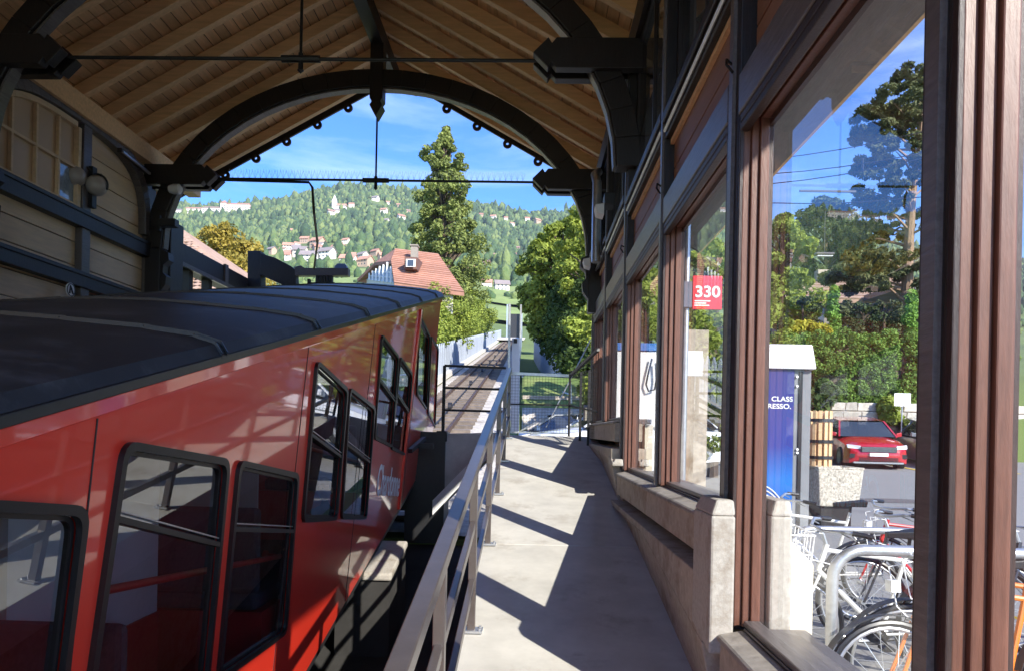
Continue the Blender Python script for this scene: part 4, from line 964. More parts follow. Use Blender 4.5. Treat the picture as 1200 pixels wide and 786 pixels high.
def tree(name, label, base, height, width, m_, bark='bark', clumps=60, per=90, size=.3, bottom=.15, shape='round', group=None, cat='tree', clr=None, seed=0):
    r = random.Random(seed); base = Vector(base)
    t = thing(name, label, cat, base, group)
    Cs = []; Rs = []; limbs = []
    for i in range(clumps):
        h = r.uniform(bottom, 1)
        if shape == 'cone': prof_ = (1 - h) ** .8 * 1.0 + .05
        elif shape == 'column': prof_ = min(1, (1 - h) * 4) ** .5
        else:
            k = (h - bottom) / (1 - bottom); prof_ = math.sqrt(max(.02, 1 - (2 * k - .95) ** 2))
            if shape == 'tall': prof_ = (min(1, (1 - k) * 1.25 + .12 + .12 * math.sin(k * 31))) * (.6 + .4 * min(1, k * 4)) * r.uniform(.55, 1.15)
        a = r.uniform(0, 2 * math.pi); rr = math.sqrt(r.uniform(.15, 1)) * prof_ * width / 2
        p = Vector((rr * math.cos(a), rr * math.sin(a), h * height)); Cs.append(p)
        cr_ = (clr or width * .16) * r.uniform(.6, 1.35) * (.6 + .4 * prof_); Rs.append(cr_)
        if i % 3 == 0 and shape != 'column': limbs.append((Vector((0, 0, max(.05, h - .12) * height)), p, width * .012 + .02))
    m = MB(); trunk_tubes(m, (0, 0, -.3), (0, 0, height * .93), width * .035 + .05, limbs); m.build('trunk', M[bark], t, smooth=True)
    leafmesh('crown', Cs, Rs, per, size, M[m_], t)
    return t
def gz(p): return Vector((p.x, p.y, groundZ(p.x, p.y)))
# big conifer beyond the house
b0 = ray(517, 400); b0 = b0 / b0.y * 75; b0 = gz(b0); hh = (onY(517, 152, 75) - b0).z
t = tree('conifer_tree', 'tall spreading conifer rising above the red-roofed house', b0, hh, 10.2, 'conifer', clumps=430, per=130, size=.2, bottom=.10, shape='tall', clr=.72, seed=3)
# deciduous tree and ivy bank right of the track
b0 = gz(onY(657, 420, 38)); tree('deciduous_tree', 'broad yellow-green deciduous tree over the ivy bank beside the window wall', b0, onY(657, 262, 38).z - b0.z, 4.6, 'decid', clumps=220, per=180, size=.14, bottom=.26, clr=.42, seed=5)
b0 = gz(onY(690, 400, 33)); tree('deciduous_tree', 'dark leafy tree partly hidden behind the far arch foot', b0, onY(683, 232, 33).z - b0.z, 3.0, 'decid', clumps=100, per=140, size=.12, bottom=.35, clr=.34, seed=6)
b0 = gz(onY(640, 400, 70)); tree('deciduous_tree', 'pale green tree standing over the far end of the track', b0, onY(640, 300, 70).z - b0.z, 4.5, 'decid2', clumps=120, per=120, size=.2, bottom=.1, clr=.7, seed=8)
# ivy bank
Cs = []; Rs = []
for (u, v, Y_, rr) in [(u, v, Y_, 1.0) for u, v, Y_ in [(641, 378, 46), (645, 388, 42), (650, 370, 38), (662, 380, 34), (672, 395, 31), (684, 385, 29), (690, 400, 28), (655, 400, 36), (668, 408, 31), (680, 412, 28), (640, 350, 44), (655, 345, 38), (672, 350, 34), (688, 350, 32), (690, 370, 30), (662, 362, 36), (648, 395, 38), (690, 420, 27), (642, 362, 50), (640, 372, 50)]]:
    for k in range(5):
        p = onY(u, v, Y_) + Vector((random.uniform(-.5, .5), random.uniform(-.8, .8), random.uniform(-.5, .5))); Cs.append(p); Rs.append(random.uniform(.5, .85))
iv = leafmesh('ivy_bank', Cs, Rs, 420, .12, M['ivy'], None); tag(iv, 'dark ivy and creeper covering the bank right of the track', 'ivy'); 
Cs = [onY(u, v, 27) + Vector((0, random.uniform(-.3, .3), 0)) for u, v in [(672 + i * 3.4, 388 + random.uniform(-6, 4) + i * .2) for i in range(10)]]
o = leafmesh('hedge', Cs, [.42] * 10, 500, .11, M['decid2']); tag(o, 'low bright green clipped hedge at the foot of the ivy bank', 'hedge')
# bushes left of the track
for i, (u, v0_, v1_, Y_, wd) in enumerate([(535, 350, 402, 44, 4.5), (552, 333, 395, 52, 5.5), (568, 345, 392, 62, 6), (582, 338, 388, 75, 6.5), (592, 345, 380, 92, 7), (560, 362, 400, 48, 4), (528, 362, 410, 38, 3)]):
    b0 = gz(onY(u, v1_, Y_)); x = min(b0.x, trackX(Y_) - 2.4 - wd * .35); b0.x = x
    tree('bush', ['broad', 'tall rounded', 'spreading', 'yellowish', 'far rounded', 'low leafy', 'small nearest'][i] + ' green bush above the pale fence left of the track', b0, onY(u, v0_, Y_).z - b0.z, wd, ['decid2', 'decid', 'decid2', 'decid2', 'decid', 'decid', 'decid2'][i], clumps=90, per=170, size=.13, bottom=.05, group='bushes beside the track', cat='bush', clr=wd * .12, seed=20 + i)
# yellowing tree behind brown roof
b0 = gz(onY(262, 340, 45)); tree('yellowing_tree', 'yellow-leaved tree behind the weathered brown roof', b0, onY(255, 266, 45).z - b0.z, 6.5, 'yellowtree', clumps=150, per=140, size=.15, bottom=.1, clr=.7, seed=31)

# ------------------------------------------------------------------ houses near
# red-roofed house
hY = 50.0
hs = thing('red_roof_house', 'house with half-hipped reddish tile roof, dormer and pale chimney beside the conifer', 'house', gz(onY(480, 350, hY)), world=True)
def h(u, v, dy=0): return onY(u, v, hY + dy)
gz_ = gz(onY(480, 350, hY)).z - 2
e0, e1 = h(462, 334), h(548, 343)                     # front eave
e0.z = e1.z = (e0.z + e1.z) / 2
L0 = h(462, 329); L1 = h(548, 343); E = L0.z * .5 + L1.z * .5
x0, x1 = h(461, 334).x, h(545, 343).x; xl = h(420, 330, 6).x
# roof: gable end on the left facing the camera obliquely; ridge runs right-back
F0 = h(462, 332); F1 = h(544, 343); R0 = onY(456, 291, hY + 5); R1 = onY(513, 298, hY + 7); B0 = onY(419, 327, hY + 8.5); B1 = F1 + (B0 - F0)
G0 = F0.lerp(R0, .62); G1 = B0.lerp(R0, .55)           # hip notch
Rn = R0 + (R1 - R0) * .12
top = [F0, F1, R1, Rn, G0]
m = MB(); th = Vector((0, 0, -.25))
m.prism([F0, F1, R1, Rn, G0], th); m.prism([B1, B0, G1, Rn, R1], th); m.prism([G0, Rn, G1], th); m.prism([F1, B1, R1], th)
rf = m.build('roof', M['tiles'], hs)
m = MB(); mid0 = (F0 + B0) / 2
ins = (R1 - R0).normalized() * .6
w0, w1, w2, w3 = F0 + ins + (B0 - F0) * .06, F1 - ins + (B1 - F1) * .06, B1 - ins - (B1 - F1) * .06, B0 + ins - (B0 - F0) * .06
def dn(p, z): return Vector((p.x, p.y, z))
m.hexa([dn(w0, gz_), dn(w1, gz_), dn(w2, gz_), dn(w3, gz_), w0, w1, w2, w3]); m.build('wall', M['plaster'], hs)
m = MB(); gt_ = [w0, w3, w3.lerp(R0 + ins, .55), w0.lerp(R0 + ins, .6)]; m.prism([p - ins * .05 for p in gt_], ins * .3); gb = m.build('gable_cladding', M['bluewood'], hs)
for k in range(1, 9):
    a = w0.lerp(w3, k / 9); tpz = (.58 if k < 5 else .54); b_ = (w0 if k < 5 else w3).lerp(R0 + ins, min(.58, (k if k < 5 else 9 - k) / 4.6)); b_ = Vector((a.x, a.y, min(b_.z, gt_[3].z)))
    m = MB(); m.bar(a - ins * .1, b_ - ins * .1, .12, .12, (0, 1, 0)); m.build('gable_board', M['offwhite'], gb)
for k in (.25, .5): a = w0.lerp(gt_[3], k); b_ = w3.lerp(gt_[2], k); m = MB(); m.bar(a - ins * .12, b_ - ins * .12, .1, .12); m.build('gable_beam', M['offwhite'], gb)
dm = MB(); d0, d1 = h(474, 307, 1.2), h(489, 307, 1.4); 
dm.hexa([dn(d0, h(474, 315, 1.2).z), dn(d1, h(489, 315, 1.2).z), dn(d1, h(489, 315).z) + Vector((0, 4, 0)), dn(d0, h(474, 315).z) + Vector((0, 4, 0)), dn(d0, h(474, 301, 1.2).z), dn(d1, h(489, 301, 1.2).z), dn(d1, h(489, 301).z) + Vector((0, 4, .6)), dn(d0, h(474, 301).z) + Vector((0, 4, .6))])
do = dm.build('dormer', mat('brown dormer cheek', (.12, .06, .045), .8), rf)
a = h(476, 304, 1.1); b_ = h(487, 304, 1.1); m = MB(); m.box(a.x, b_.x, a.y - .05, a.y, h(476, 313, 1.1).z, h(476, 304, 1.1).z); m.build('dormer_window', M['white'], hs)
m = MB(); m.box(a.x + .12, b_.x - .12, a.y - .09, a.y - .05, h(476, 312, 1.1).z, h(476, 305, 1.1).z); m.build('dormer_pane', M['houseglass'], hs)
cz_ = onY(486, 288, hY + 4); m = MB(); m.box(cz_.x - .24, cz_.x + .24, cz_.y - .3, cz_.y + .3, cz_.z - 2.4, cz_.z - .1); m.box(cz_.x - .30, cz_.x + .30, cz_.y - .38, cz_.y + .38, cz_.z - .1, cz_.z + .0); m.build('chimney', M['mortar'], rf)
for k in (.2, .45, .7): p = w0.lerp(w1, k); m = MB(); m.box(p.x, p.x + 1, p.y - .08, p.y + .1, p.z - 2.2, p.z - .9); m.build('window', M['houseglass'], hs)
# tile courses as real strips on the front slope
def courses(a0, a1, b0_, b1_, n, name, m_, parent, lift=.04):
    for k in range(n):
        f0, f1_ = k / n, (k + 1) / n; p0, p1, p2, p3 = a0.lerp(b0_, f0), a1.lerp(b1_, f0), a1.lerp(b1_, f1_), a0.lerp(b0_, f1_)
        nn_ = (p1 - p0).cross(p3 - p0).normalized()
        if nn_.z < 0: nn_ = -nn_
        m = MB(); m.add([p0 + nn_ * (lift + .05), p1 + nn_ * (lift + .05), p2 + nn_ * lift, p3 + nn_ * lift, p0, p1, p2, p3], [(0, 1, 2, 3), (4, 5, 1, 0), (5, 6, 2, 1), (7, 4, 0, 3)]); m.build(name, m_, parent)
courses(F0, F1, G0, F1.lerp(R1, .62), 11, 'tile_course', M['tiles'], rf); courses(G0, F1.lerp(R1, .62), Rn, R1, 7, 'tile_course', M['tiles'], rf)
# brown old roof on the left
bh = thing('brown_roof_house', 'low house with weathered brown tile roof behind the dark gallery beam', 'house', gz(onY(230, 340, 24)), world=True)
pk, pr = onY(207, 264, 27), onY(298, 335, 22)
A0, A1 = onY(150, 300, 20), onY(290, 352, 20); A1.z = A0.z = min(A0.z, A1.z) + .2
rk0, rk1 = onY(150, 258, 27), onY(207, 264, 27)
m = MB(); v_ = Vector((0, 0, -.2))
F0b, F1b, T1b, T0b = Vector((-16, 19, 2.9)), onY(300, 350, 20), onY(207, 264, 26), Vector((-20, 26, onY(207, 264, 26).z))
F0b.z = F1b.z
m.prism([F0b, F1b, T1b, T0b], v_); m.prism([F1b, T1b, Vector((F1b.x, 32, F1b.z))], v_); br = m.build('roof', M['oldtiles'], bh)
rtile = MB(); rtile.add([(-.11, -.2, .05), (.11, -.2, .05), (.10, .2, .0), (-.10, .2, .0), (0, -.2, .085), (0, .2, .035)], [(0, 4, 5, 3), (4, 1, 2, 5), (0, 1, 4)])
sl = (T1b - F1b); nrm_ = (F1b - F0b).cross(T0b - F0b).normalized(); nrm_ = nrm_ if nrm_.z > 0 else -nrm_
ex_ = Vector((1, 0, 0)); ey_ = nrm_.cross(ex_).normalized(); 
Lm = (T0b - F0b).dot(ey_); Lm = abs(Lm); ey_ = ey_ if ey_.z > 0 else -ey_
TM = Matrix((ex_, ey_, nrm_)).transposed()
P1 = MB(); tot = []
k = 0; row = 0
while row * .34 < Lm:
    yy_ = row * .34; xr = F1b.x + (T1b.x - F1b.x) * yy_ / Lm; x = -13.0
    while x < xr - .15:
        pos = F0b + Vector((0, 0, 0)) + ey_ * (yy_ + .1); pos = Vector((x + (.11 if row % 2 else 0), pos.y, pos.z)) + nrm_ * .03; tot.append(pos); x += .235
    row += 1
tot.sort(key=lambda p: p.y - p.x * .2)
vis = [p for p in tot if p.x > -10.5]; rest = [p for p in tot if p.x <= -10.5]
f1 = None
for p in vis[:300]:
    if f1 is None: f1 = o = rtile.build('roof_tile', M['oldtiles'], br, fixn=False)
    else: o = f1.copy(); col.objects.link(o)
    o.matrix_local = Matrix.Translation(p) @ (TM @ Matrix.Rotation(random.uniform(-.05, .05), 3, 'Z')).to_4x4()
m = MB()
for p in vis[300:] + rest:
    rm_ = TM @ Matrix.Rotation(random.uniform(-.05, .05), 3, 'Z'); m.add([p + rm_ @ Vector(q_) for q_ in rtile.v], rtile.f)
o = m.build('roof_tiles', M['oldtiles'], br, fixn=False); o['kind'] = 'stuff'
m = MB(); m.box(-20, F1b.x - .8, 20.6, 31, -2, F1b.z - .1); wa = m.build('wall', M['plaster'], bh)
m = MB(); m.box(onY(172, 330, 20.5).x, onY(215, 330, 20.5).x, 20.4, 20.55, onY(190, 352, 20.5).z - 2, onY(190, 322, 20.5).z); gd = m.build('garage_door', M['offwhite'], bh)
for k in range(6): m = MB(); z = onY(190, 322, 20.5).z - .1 - k * .14; m.box(onY(172, 330, 20.5).x, onY(215, 330, 20.5).x, 20.36, 20.4, z - .12, z); m.build('door_slat', M['offwhite'], gd)

# ------------------------------------------------------------------ far village, fields and woods
def plot(u, v, du, dv, m_, name, lift=1.0):
    P = [hit(a, b_) for a, b_ in ((u, v + dv), (u + du, v + dv), (u + du, v), (u, v))]
fm = mat('vineyard rows', (.19, .25, .07), .95, .3, .06, 0, (1, .2, 1), dirt=(.30, .30, .13), dscale=.02, dpos=.55)
def field(name, x0, x1, y0, y1):
    X = [x0 + (x1 - x0) * i / 14 for i in range(15)]; Y = [y0 + (y1 - y0) * i / 10 for i in range(11)]
    b = MB()
    for y in Y:
        for x in X: wob = 1 + .05 * math.sin(x * .05 + y * .03); xx = x / y0 * y * wob; b.v.append((xx, y, groundZ(xx, y) + 1.2))
    for j in range(10):
        for i in range(14): b.f.append((j * 15 + i, j * 15 + i + 1, (j + 1) * 15 + i + 1, (j + 1) * 15 + i))
    return struct(b.build(name, fm, fixn=False))
field('vineyard', -200, 20, 330, 560); field('vineyard', -12, 60, 200, 310)
# forest: thousands of rounded crowns as one mass
ico = []
import bmesh
bm_ = bmesh.new(); bmesh.ops.create_icosphere(bm_, subdivisions=1, radius=1); bm_.verts.ensure_lookup_table()
IV = np.array([v.co[:] for v in bm_.verts]); IF = np.array([[v.index for v in f.verts] for f in bm_.faces]); bm_.free()
houses_px = []
hr_ = random.Random(11)
for i in range(16): houses_px.append((hr_.uniform(330, 425), hr_.uniform(284, 306), hr_.uniform(9, 17)))
for u, v in ((383, 300), (352, 297), (412, 300), (400, 292), (372, 286), (338, 290), (362, 305), (450, 303), (440, 296), (428, 309), (408, 308), (318, 294)): houses_px.append((u, v + 4, hr_.uniform(12, 22)))
for u, v in ((570, 312), (604, 303), (616, 306), (624, 300), (606, 294), (612, 312), (576, 302), (590, 302), (640, 300), (570, 338), (588, 342), (538, 300), (640, 310), (555, 322)): houses_px.append((u, v, hr_.uniform(10, 18)))
for u, v in ((564, 254), (578, 257), (593, 258), (618, 259), (455, 240), (467, 243), (440, 236), (450, 250), (395, 250), (388, 252), (478, 250), (412, 243), (630, 262), (452, 262), (300, 258), (470, 258), (600, 265), (320, 270), (345, 275)): houses_px.append((u, v, hr_.uniform(9, 16)))
hpos = [(hit(u, v), s_) for u, v, s_ in houses_px]
chat = hit(262, 250)
def wood_density(x, y):
    v = 505 - 850 * groundZ(x, y) / y; u = 622 + 850 * x / y
    d = noise.noise(Vector((x / 70, y / 90, 8))) 
    if abs(u - 431) < 3 and v < 300 and v > 240: return 0
    if 560 > y > 330 and u < 640 and x > -230: return .06
    if y < 330: return .12 if d > .05 else .02
    if y < 760: return .36 if d > .12 else .07
    return 1.0 if d > -.32 else .3
pts = []
tr_ = random.Random(5)
for _ in range(190000):
    y = 210 + 1600 * tr_.random() ** .8; x = tr_.uniform(-.95, .95) * y
    u = 622 + 850 * x / y
    if u > 700 and tr_.random() < .55: continue
    if u < 100 and tr_.random() < .6: continue
    if tr_.random() > wood_density(x, y): continue
    if y < 330 and abs(x - trackX(y)) < 10: continue
    if any(abs(p.x - x) < s_ * .9 + 3 and -60 < y - p.y < s_ * .5 + 8 and (p.y > y or abs(p.y - y) < s_) and (p.y - y) < 45 for p, s_ in hpos): continue
    if abs(x - chat.x) < 80 and -55 < y - chat.y < 25: continue
    pts.append((x, y))
pts = pts[:60000]
n = len(pts); sz = np.array([tr_.uniform(2.0, 4.4) if tr_.random() < .88 else tr_.uniform(4.4, 6.5) for _ in pts])
P = np.array([(x, y, groundZ(x, y)) for x, y in pts]); tall = np.where(rng.uniform(0, 1, n) < .25, rng.uniform(1.8, 2.8, n), rng.uniform(.8, 1.5, n))
near = P[:, 1] < 500; sz[near] *= .55
V = IV[None] * sz[:, None, None] * np.stack([np.ones(n), np.ones(n), tall], 1)[:, None, :] * rng.uniform(.75, 1.2, (n, len(IV), 1))
V[..., 2] += (sz * tall * .55)[:, None]; V += P[:, None, :]
F = IF[None] + (np.arange(n) * len(IV))[:, None, None]
me = bpy.data.meshes.new('forest'); nf = n * len(IF); me.vertices.add(n * len(IV)); me.loops.add(nf * 3); me.polygons.add(nf)
me.vertices.foreach_set('co', V.astype(np.float32).ravel()); me.loops.foreach_set('vertex_index', F.astype(np.int32).ravel()); me.polygons.foreach_set('loop_start', np.arange(0, nf * 3, 3, dtype=np.int32)); me.update(calc_edges=True)
ca = me.color_attributes.new('tone', 'FLOAT_COLOR', 'CORNER'); tone = rng.uniform(0, 1, n); cc = np.repeat(tone, len(IF) * 3); cc = np.stack([cc, cc, cc, np.ones_like(cc)], 1); ca.data.foreach_set('color', cc.astype(np.float32).ravel())
fmt = bpy.data.materials.new('hillside woods'); fmt.use_nodes = True; fn, fl_ = fmt.node_tree.nodes, fmt.node_tree.links
at = fn.new('ShaderNodeAttribute'); at.attribute_name = 'tone'; rp = fn.new('ShaderNodeValToRGB')
rp.color_ramp.elements[0].color = (.03, .065, .028, 1); rp.color_ramp.elements[1].color = (.17, .22, .07, 1); e_ = rp.color_ramp.elements.new(.5); e_.color = (.07, .125, .042, 1)
tcn = fn.new('ShaderNodeTexCoord'); nn2 = fn.new('ShaderNodeTexNoise'); nn2.inputs['Scale'].default_value = .35; nn2.inputs['Detail'].default_value = 5; fl_.new(tcn.outputs['Object'], nn2.inputs['Vector'])
mth = fn.new('ShaderNodeMath'); mth.operation = 'MULTIPLY_ADD'; mth.inputs[1].default_value = .9; fl_.new(nn2.outputs['Fac'], mth.inputs[0]); sb_ = fn.new('ShaderNodeMath'); sb_.operation = 'SUBTRACT'; sb_.inputs[1].default_value = .45
fl_.new(at.outputs['Fac'], sb_.inputs[0]); fl_.new(sb_.outputs[0], mth.inputs[2]); fl_.new(mth.outputs[0], rp.inputs[0]); fl_.new(rp.outputs[0], fn['Principled BSDF'].inputs['Base Color']); fn['Principled BSDF'].inputs['Roughness'].default_value = .95
bpn = fn.new('ShaderNodeBump'); bpn.inputs['Strength'].default_value = 1; bpn.inputs['Distance'].default_value = 1.5; fl_.new(nn2.outputs['Fac'], bpn.inputs['Height']); fl_.new(bpn.outputs[0], fn['Principled BSDF'].inputs['Normal'])
me.materials.append(fmt); fo = link(me, 'forest'); stuff(fo, 'dense mixed woods covering the far hillside', 'woods')
# village houses
roofcols = [mat('village roof tiles', c, .9, .15, .3, 0) for c in ((.40, .20, .14), (.30, .19, .15), (.26, .22, .21), (.46, .25, .17))]
wallcols = [mat('village wall', c, .9, .05, .3, 0) for c in ((.78, .74, .68), (.72, .66, .56), (.80, .79, .77), (.45, .33, .24))]
desc = ['white', 'cream', 'pale', 'timber-brown']; rdesc = ['red-roofed', 'brown-roofed', 'grey-roofed', 'orange-roofed']
def village_house(p, s_, rot, wi, ri, lab, hgt=.5):
    t = thing('village_house', lab, 'house', p - Vector((0, 0, 1)), 'village houses on the hillside'); t.rotation_euler = (0, 0, rot)
    a, b_, hg = s_ * .5, s_ * .36, s_ * hgt + 1
    m = MB(); m.hexa([(-a, -b_, -3), (a, -b_, -3), (a, b_, -3), (-a, b_, -3), (-a, -b_, hg), (a, -b_, hg), (a, b_, hg), (-a, b_, hg)]); m.add([(-a, -b_, hg), (-a, b_, hg), (-a, 0, hg + b_ * .75), (a, -b_, hg), (a, b_, hg), (a, 0, hg + b_ * .75)], [(0, 2, 1), (3, 4, 5)]); m.build('wall', wallcols[wi], t, fixn=False)
    m = MB(); e = 1.15; rz_ = hg + b_ * .8
    for s2 in (-1, 1): m.hexa([(-a * e, s2 * b_ * 1.25, hg - b_ * .2), (a * e, s2 * b_ * 1.25, hg - b_ * .2), (a * e, 0, rz_), (-a * e, 0, rz_), (-a * e, s2 * b_ * 1.25, hg - b_ * .2 + .4), (a * e, s2 * b_ * 1.25, hg - b_ * .2 + .4), (a * e, 0, rz_ + .4), (-a * e, 0, rz_ + .4)])
    m.build('roof', roofcols[ri], t)
    for r_ in range(2 if hg > 5 else 1):
        for k in range(3):
            x = -a + (k + .7) * 2 * a / 3.6; m = MB(); z = hg * (.30 + .42 * r_); m.box(x - a * .1, x + a * .1, -b_ - .12, -b_ + .05, z, z + hg * .18); m.build('window', M['houseglass'], t)
    return t
whr = ['on the left slope', 'above the vineyards', 'right of the conifer', 'near the ridge', 'between trees']
used_ = {}
for i, (p, s_) in enumerate(hpos):
    u, v, _ = houses_px[i]
    side_ = 'left of the power cable' if u < 370 else ('between cable and red-roofed house' if u < 430 else ('behind the conifer' if u < 560 else ('right of the conifer' if u < 605 else 'above the track end')))
    lev = 'high near the ridge' if v < 268 else ('at the top of the vineyards' if v < 300 else 'on the lower slope')
    k_ = (side_, lev); pool = used_.setdefault(k_, hr_.sample([(a, b) for a in range(4) for b in range(4)], 16)); wi, ri = pool.pop()
    village_house(p, s_ * .72 * (p.y / 900) ** .3, hr_.uniform(-.7, .7), wi, ri, f'small {desc[wi]} {rdesc[ri]} far house {side_}, {lev}')
t = village_house(hit(570, 309), 19, .25, 3, 1, 'large dark timber chalet with wide gable above the vineyard right of the conifer', .35); t.name = 'chalet'
# long pale castle-like building on the ridge
ct = thing('hilltop_manor', 'long pale manor with red tower roof high on the left ridge', 'manor', chat)
ks = chat.y / 850
def cx(u): return (u - 262) * ks
for (u0_, u1_, hgt_, ri, tow) in ((214, 236, 9, 0, 0), (236, 258, 11, 1, 0), (258, 265, 22, 0, 1), (265, 292, 19, 0, 0), (292, 296, 12, 1, 0), (196, 214, 5, 2, 0)):
    a, b_ = cx(u0_), cx(u1_); m = MB(); m.box(a, b_, 0, 16, -6, hgt_); m.build('wall', wallcols[1], ct)
    m = MB()
    if tow: m.add([(a - 1, -1, hgt_), (b_ + 1, -1, hgt_), (b_ + 1, 17, hgt_), (a - 1, 17, hgt_), ((a + b_) / 2, 8, hgt_ + 8)], [(0, 1, 4), (1, 2, 4), (2, 3, 4), (3, 0, 4), (3, 2, 1, 0)])
    else: m.add([(a, -1, hgt_), (b_, -1, hgt_), (b_, 17, hgt_), (a, 17, hgt_), (a + 2, 8, hgt_ + 5), (b_ - 2, 8, hgt_ + 5)], [(0, 1, 5, 4), (1, 2, 5), (2, 3, 4, 5), (3, 0, 4), (3, 2, 1, 0)])
    m.build('roof', roofcols[ri], ct)
    k = a + 2.5
    while k < b_ - 2.5 and hgt_ > 6:
        for r_ in range(int(hgt_ // 5)):
            m = MB(); m.box(k, k + 1.6, -.3, .1, 1.5 + r_ * 4.5, 4 + r_ * 4.5); m.build('window', M['houseglass'], ct)
        k += 5.5
chp = hit(392, 247); t = thing('hill_church', 'small white church with pointed steeple on the wooded ridge', 'church', chp)
m = MB(); m.box(-4, 4, -4, 4, -3, 16); m.build('tower', wallcols[2], t); m = MB(); m.add([(-4.5, -4.5, 16), (4.5, -4.5, 16), (4.5, 4.5, 16), (-4.5, 4.5, 16), (0, 0, 30)], [(0, 1, 4), (1, 2, 4), (2, 3, 4), (3, 0, 4)]); m.build('steeple', wallcols[2], t); m = MB(); m.box(4, 22, -5, 5, -3, 8); m.build('nave', wallcols[2], t); m = MB(); m.add([(4, -6, 8), (23, -6, 8), (23, 6, 8), (4, 6, 8), (4, 0, 13), (23, 0, 13)], [(0, 1, 5, 4), (3, 4, 5, 2), (0, 4, 3), (1, 2, 5)]); m.build('roof', roofcols[3], t)

# ------------------------------------------------------------------ street side seen through the windows
# stone wall and hedge
WY = 26.3
sw = thing('stone_wall', 'rough pale stone retaining wall below the clipped hedge behind the red car', 'wall', (12, WY, -.7), world=True)
m = MB(); m.box(7.8, 20, WY, WY + .5, -1, 1.28); m.build('backing', M['mortar'], sw)
sr = random.Random(4); z = -.75; cnt = 0
while z < 1.25:
    hgt_ = sr.uniform(.28, .42); x = 7.9
    while x < 19.6:
        wd = sr.uniform(.35, .85); d = sr.uniform(.05, .14); j = lambda: sr.uniform(-.03, .03)
        m = MB(); z1_ = min(z + hgt_, 1.3); P = [(x + .02, z + .02), (x + wd - .02 + j(), z + .02), (x + wd - .02, z1_ - .02 + j()), (x + .02 + j(), z1_ - .02)]
        m.hexa([(P[0][0], WY - d * .5, P[0][1]), (P[1][0], WY - d * .5, P[1][1]), (P[1][0], WY + .02, P[1][1]), (P[0][0], WY + .02, P[0][1]), (P[3][0], WY - d, P[3][1]), (P[2][0], WY - d, P[2][1]), (P[2][0], WY + .02, P[2][1]), (P[3][0], WY + .02, P[3][1])])
        m.build('stone', M['stone'], sw, bevel=.02); x += wd; cnt += 1
    z += hgt_
def hedge(name, label, x0, x1, y0, y1, z0, z1, m_, step=.4, per=300, size=.06):
    Cs = []; x = x0
    while x < x1:
        z = z0
        while z < z1:
            Cs.append((x + random.uniform(-.2, .2), y0 + .35 + random.uniform(-.07, .07), z + random.uniform(-.18, .1))); z += step * .8
        for y in np.arange(y0 + .8, y1, step): Cs.append((x, y, z1 - .25))
        x += step
    t = thing(name, label, 'hedge', ((x0 + x1) / 2, y0, z0), world=True)
    leafmesh('foliage', Cs, [step * .66] * len(Cs), per, size, M[m_], t, flat=.9)
    m = MB(); m.box(x0, x1, y0 + .5, y1 - .1, z0 + .1, z1 - .35); m.build('inner_twigs', M['bark'], t)
    return t
hz1 = onY(990, 390, 27).z
hedge('clipped_hedge', 'tall clipped green hedge on top of the stone wall behind the parked cars', 8.0, 17.5, 26.35, 28.0, 1.15, hz1 - .1, 'hedge')
Cs = [onY(u, v, 26.1) for u, v in ((905, 450), (915, 465), (925, 455), (935, 470), (945, 480), (950, 462), (958, 475), (912, 480), (930, 486), (943, 490), (962, 470), (900, 470))]
o = leafmesh('climbing_plant', Cs + [c + Vector((.2, -.1, .3)) for c in Cs], [.42] * 24, 300, .13, M['ivy']); tag(o, 'climbing plant hanging over the left end of the stone wall beside the kiosk', 'climbing plant')
Cs = [onY(u, v, 26.0) for u, v in ((1042, 470), (1046, 478), (1040, 486), (1048, 490), (1037, 476))]
o = leafmesh('wall_shrub', Cs, [.3] * 5, 160, .12, M['decid2']); tag(o, 'yellow-green shrub spilling over the stone wall behind the red car', 'shrub')
# cypresses, yellow bush
for i, (u, v, vt) in enumerate(((976, 396, 336), (1067, 396, 340))):
    b0 = onY(u, v, 29.5); b0.z -= .8; tp_ = onY(u, vt, 29.5)
    tree('cypress', ('slim clipped cypress left of the pine trunk above the hedge', 'slim clipped cypress right of the pine trunk above the hedge')[i], b0, tp_.z - b0.z, .26, 'cypress', clumps=60, per=170, size=.06, bottom=.0, shape='column', clr=.2, seed=40 + i)
Cs = [onY(u, v, 28.6) for u, v in ((928, 386), (936, 383), (945, 382), (952, 385), (960, 386), (966, 388))]
o = leafmesh('yellow_bush', Cs, [.32] * 6, 260, .09, M['yellowbush']); tag(o, 'bright yellow bush peeking over the hedge top', 'bush')
# dark house behind the hedge
dh = thing('shaded_house', 'shaded house with brown tiled roof and pale chimney under the pine', 'house', (17, 38, 2), world=True)
y_ = 40
a, b_ = onY(918, 352, y_), onY(1085, 350, y_); ra, rb_ = onY(962, 322, y_ + 5), onY(1060, 322, y_ + 5)
m = MB(); a.z = b_.z = onY(930, 350, y_).z; ra.z = rb_.z = onY(970, 322, y_ + 5).z
m.prism([a, b_, rb_, ra], (0, 0, -.2)); m.prism([a, ra, a + Vector((0, 10, 0))], (0, 0, -.2)); m.prism([b_ + Vector((0, 10, 0)), rb_, b_], (0, 0, -.2)); rfo = m.build('roof', M['oldtiles'], dh)
courses(a, b_, ra, rb_, 10, 'tile_course', M['oldtiles'], rfo)
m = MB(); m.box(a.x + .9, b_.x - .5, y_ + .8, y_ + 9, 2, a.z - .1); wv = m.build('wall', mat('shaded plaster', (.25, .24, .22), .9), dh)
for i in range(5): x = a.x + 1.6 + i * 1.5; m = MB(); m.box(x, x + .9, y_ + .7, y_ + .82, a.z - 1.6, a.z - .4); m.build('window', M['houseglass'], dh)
c = onY(965, 318, y_ + 3); m = MB(); m.box(c.x - .3, c.x + .4, c.y, c.y + .6, c.z - 1.3, c.z + .1); m.build('chimney', M['plinth'], rfo)
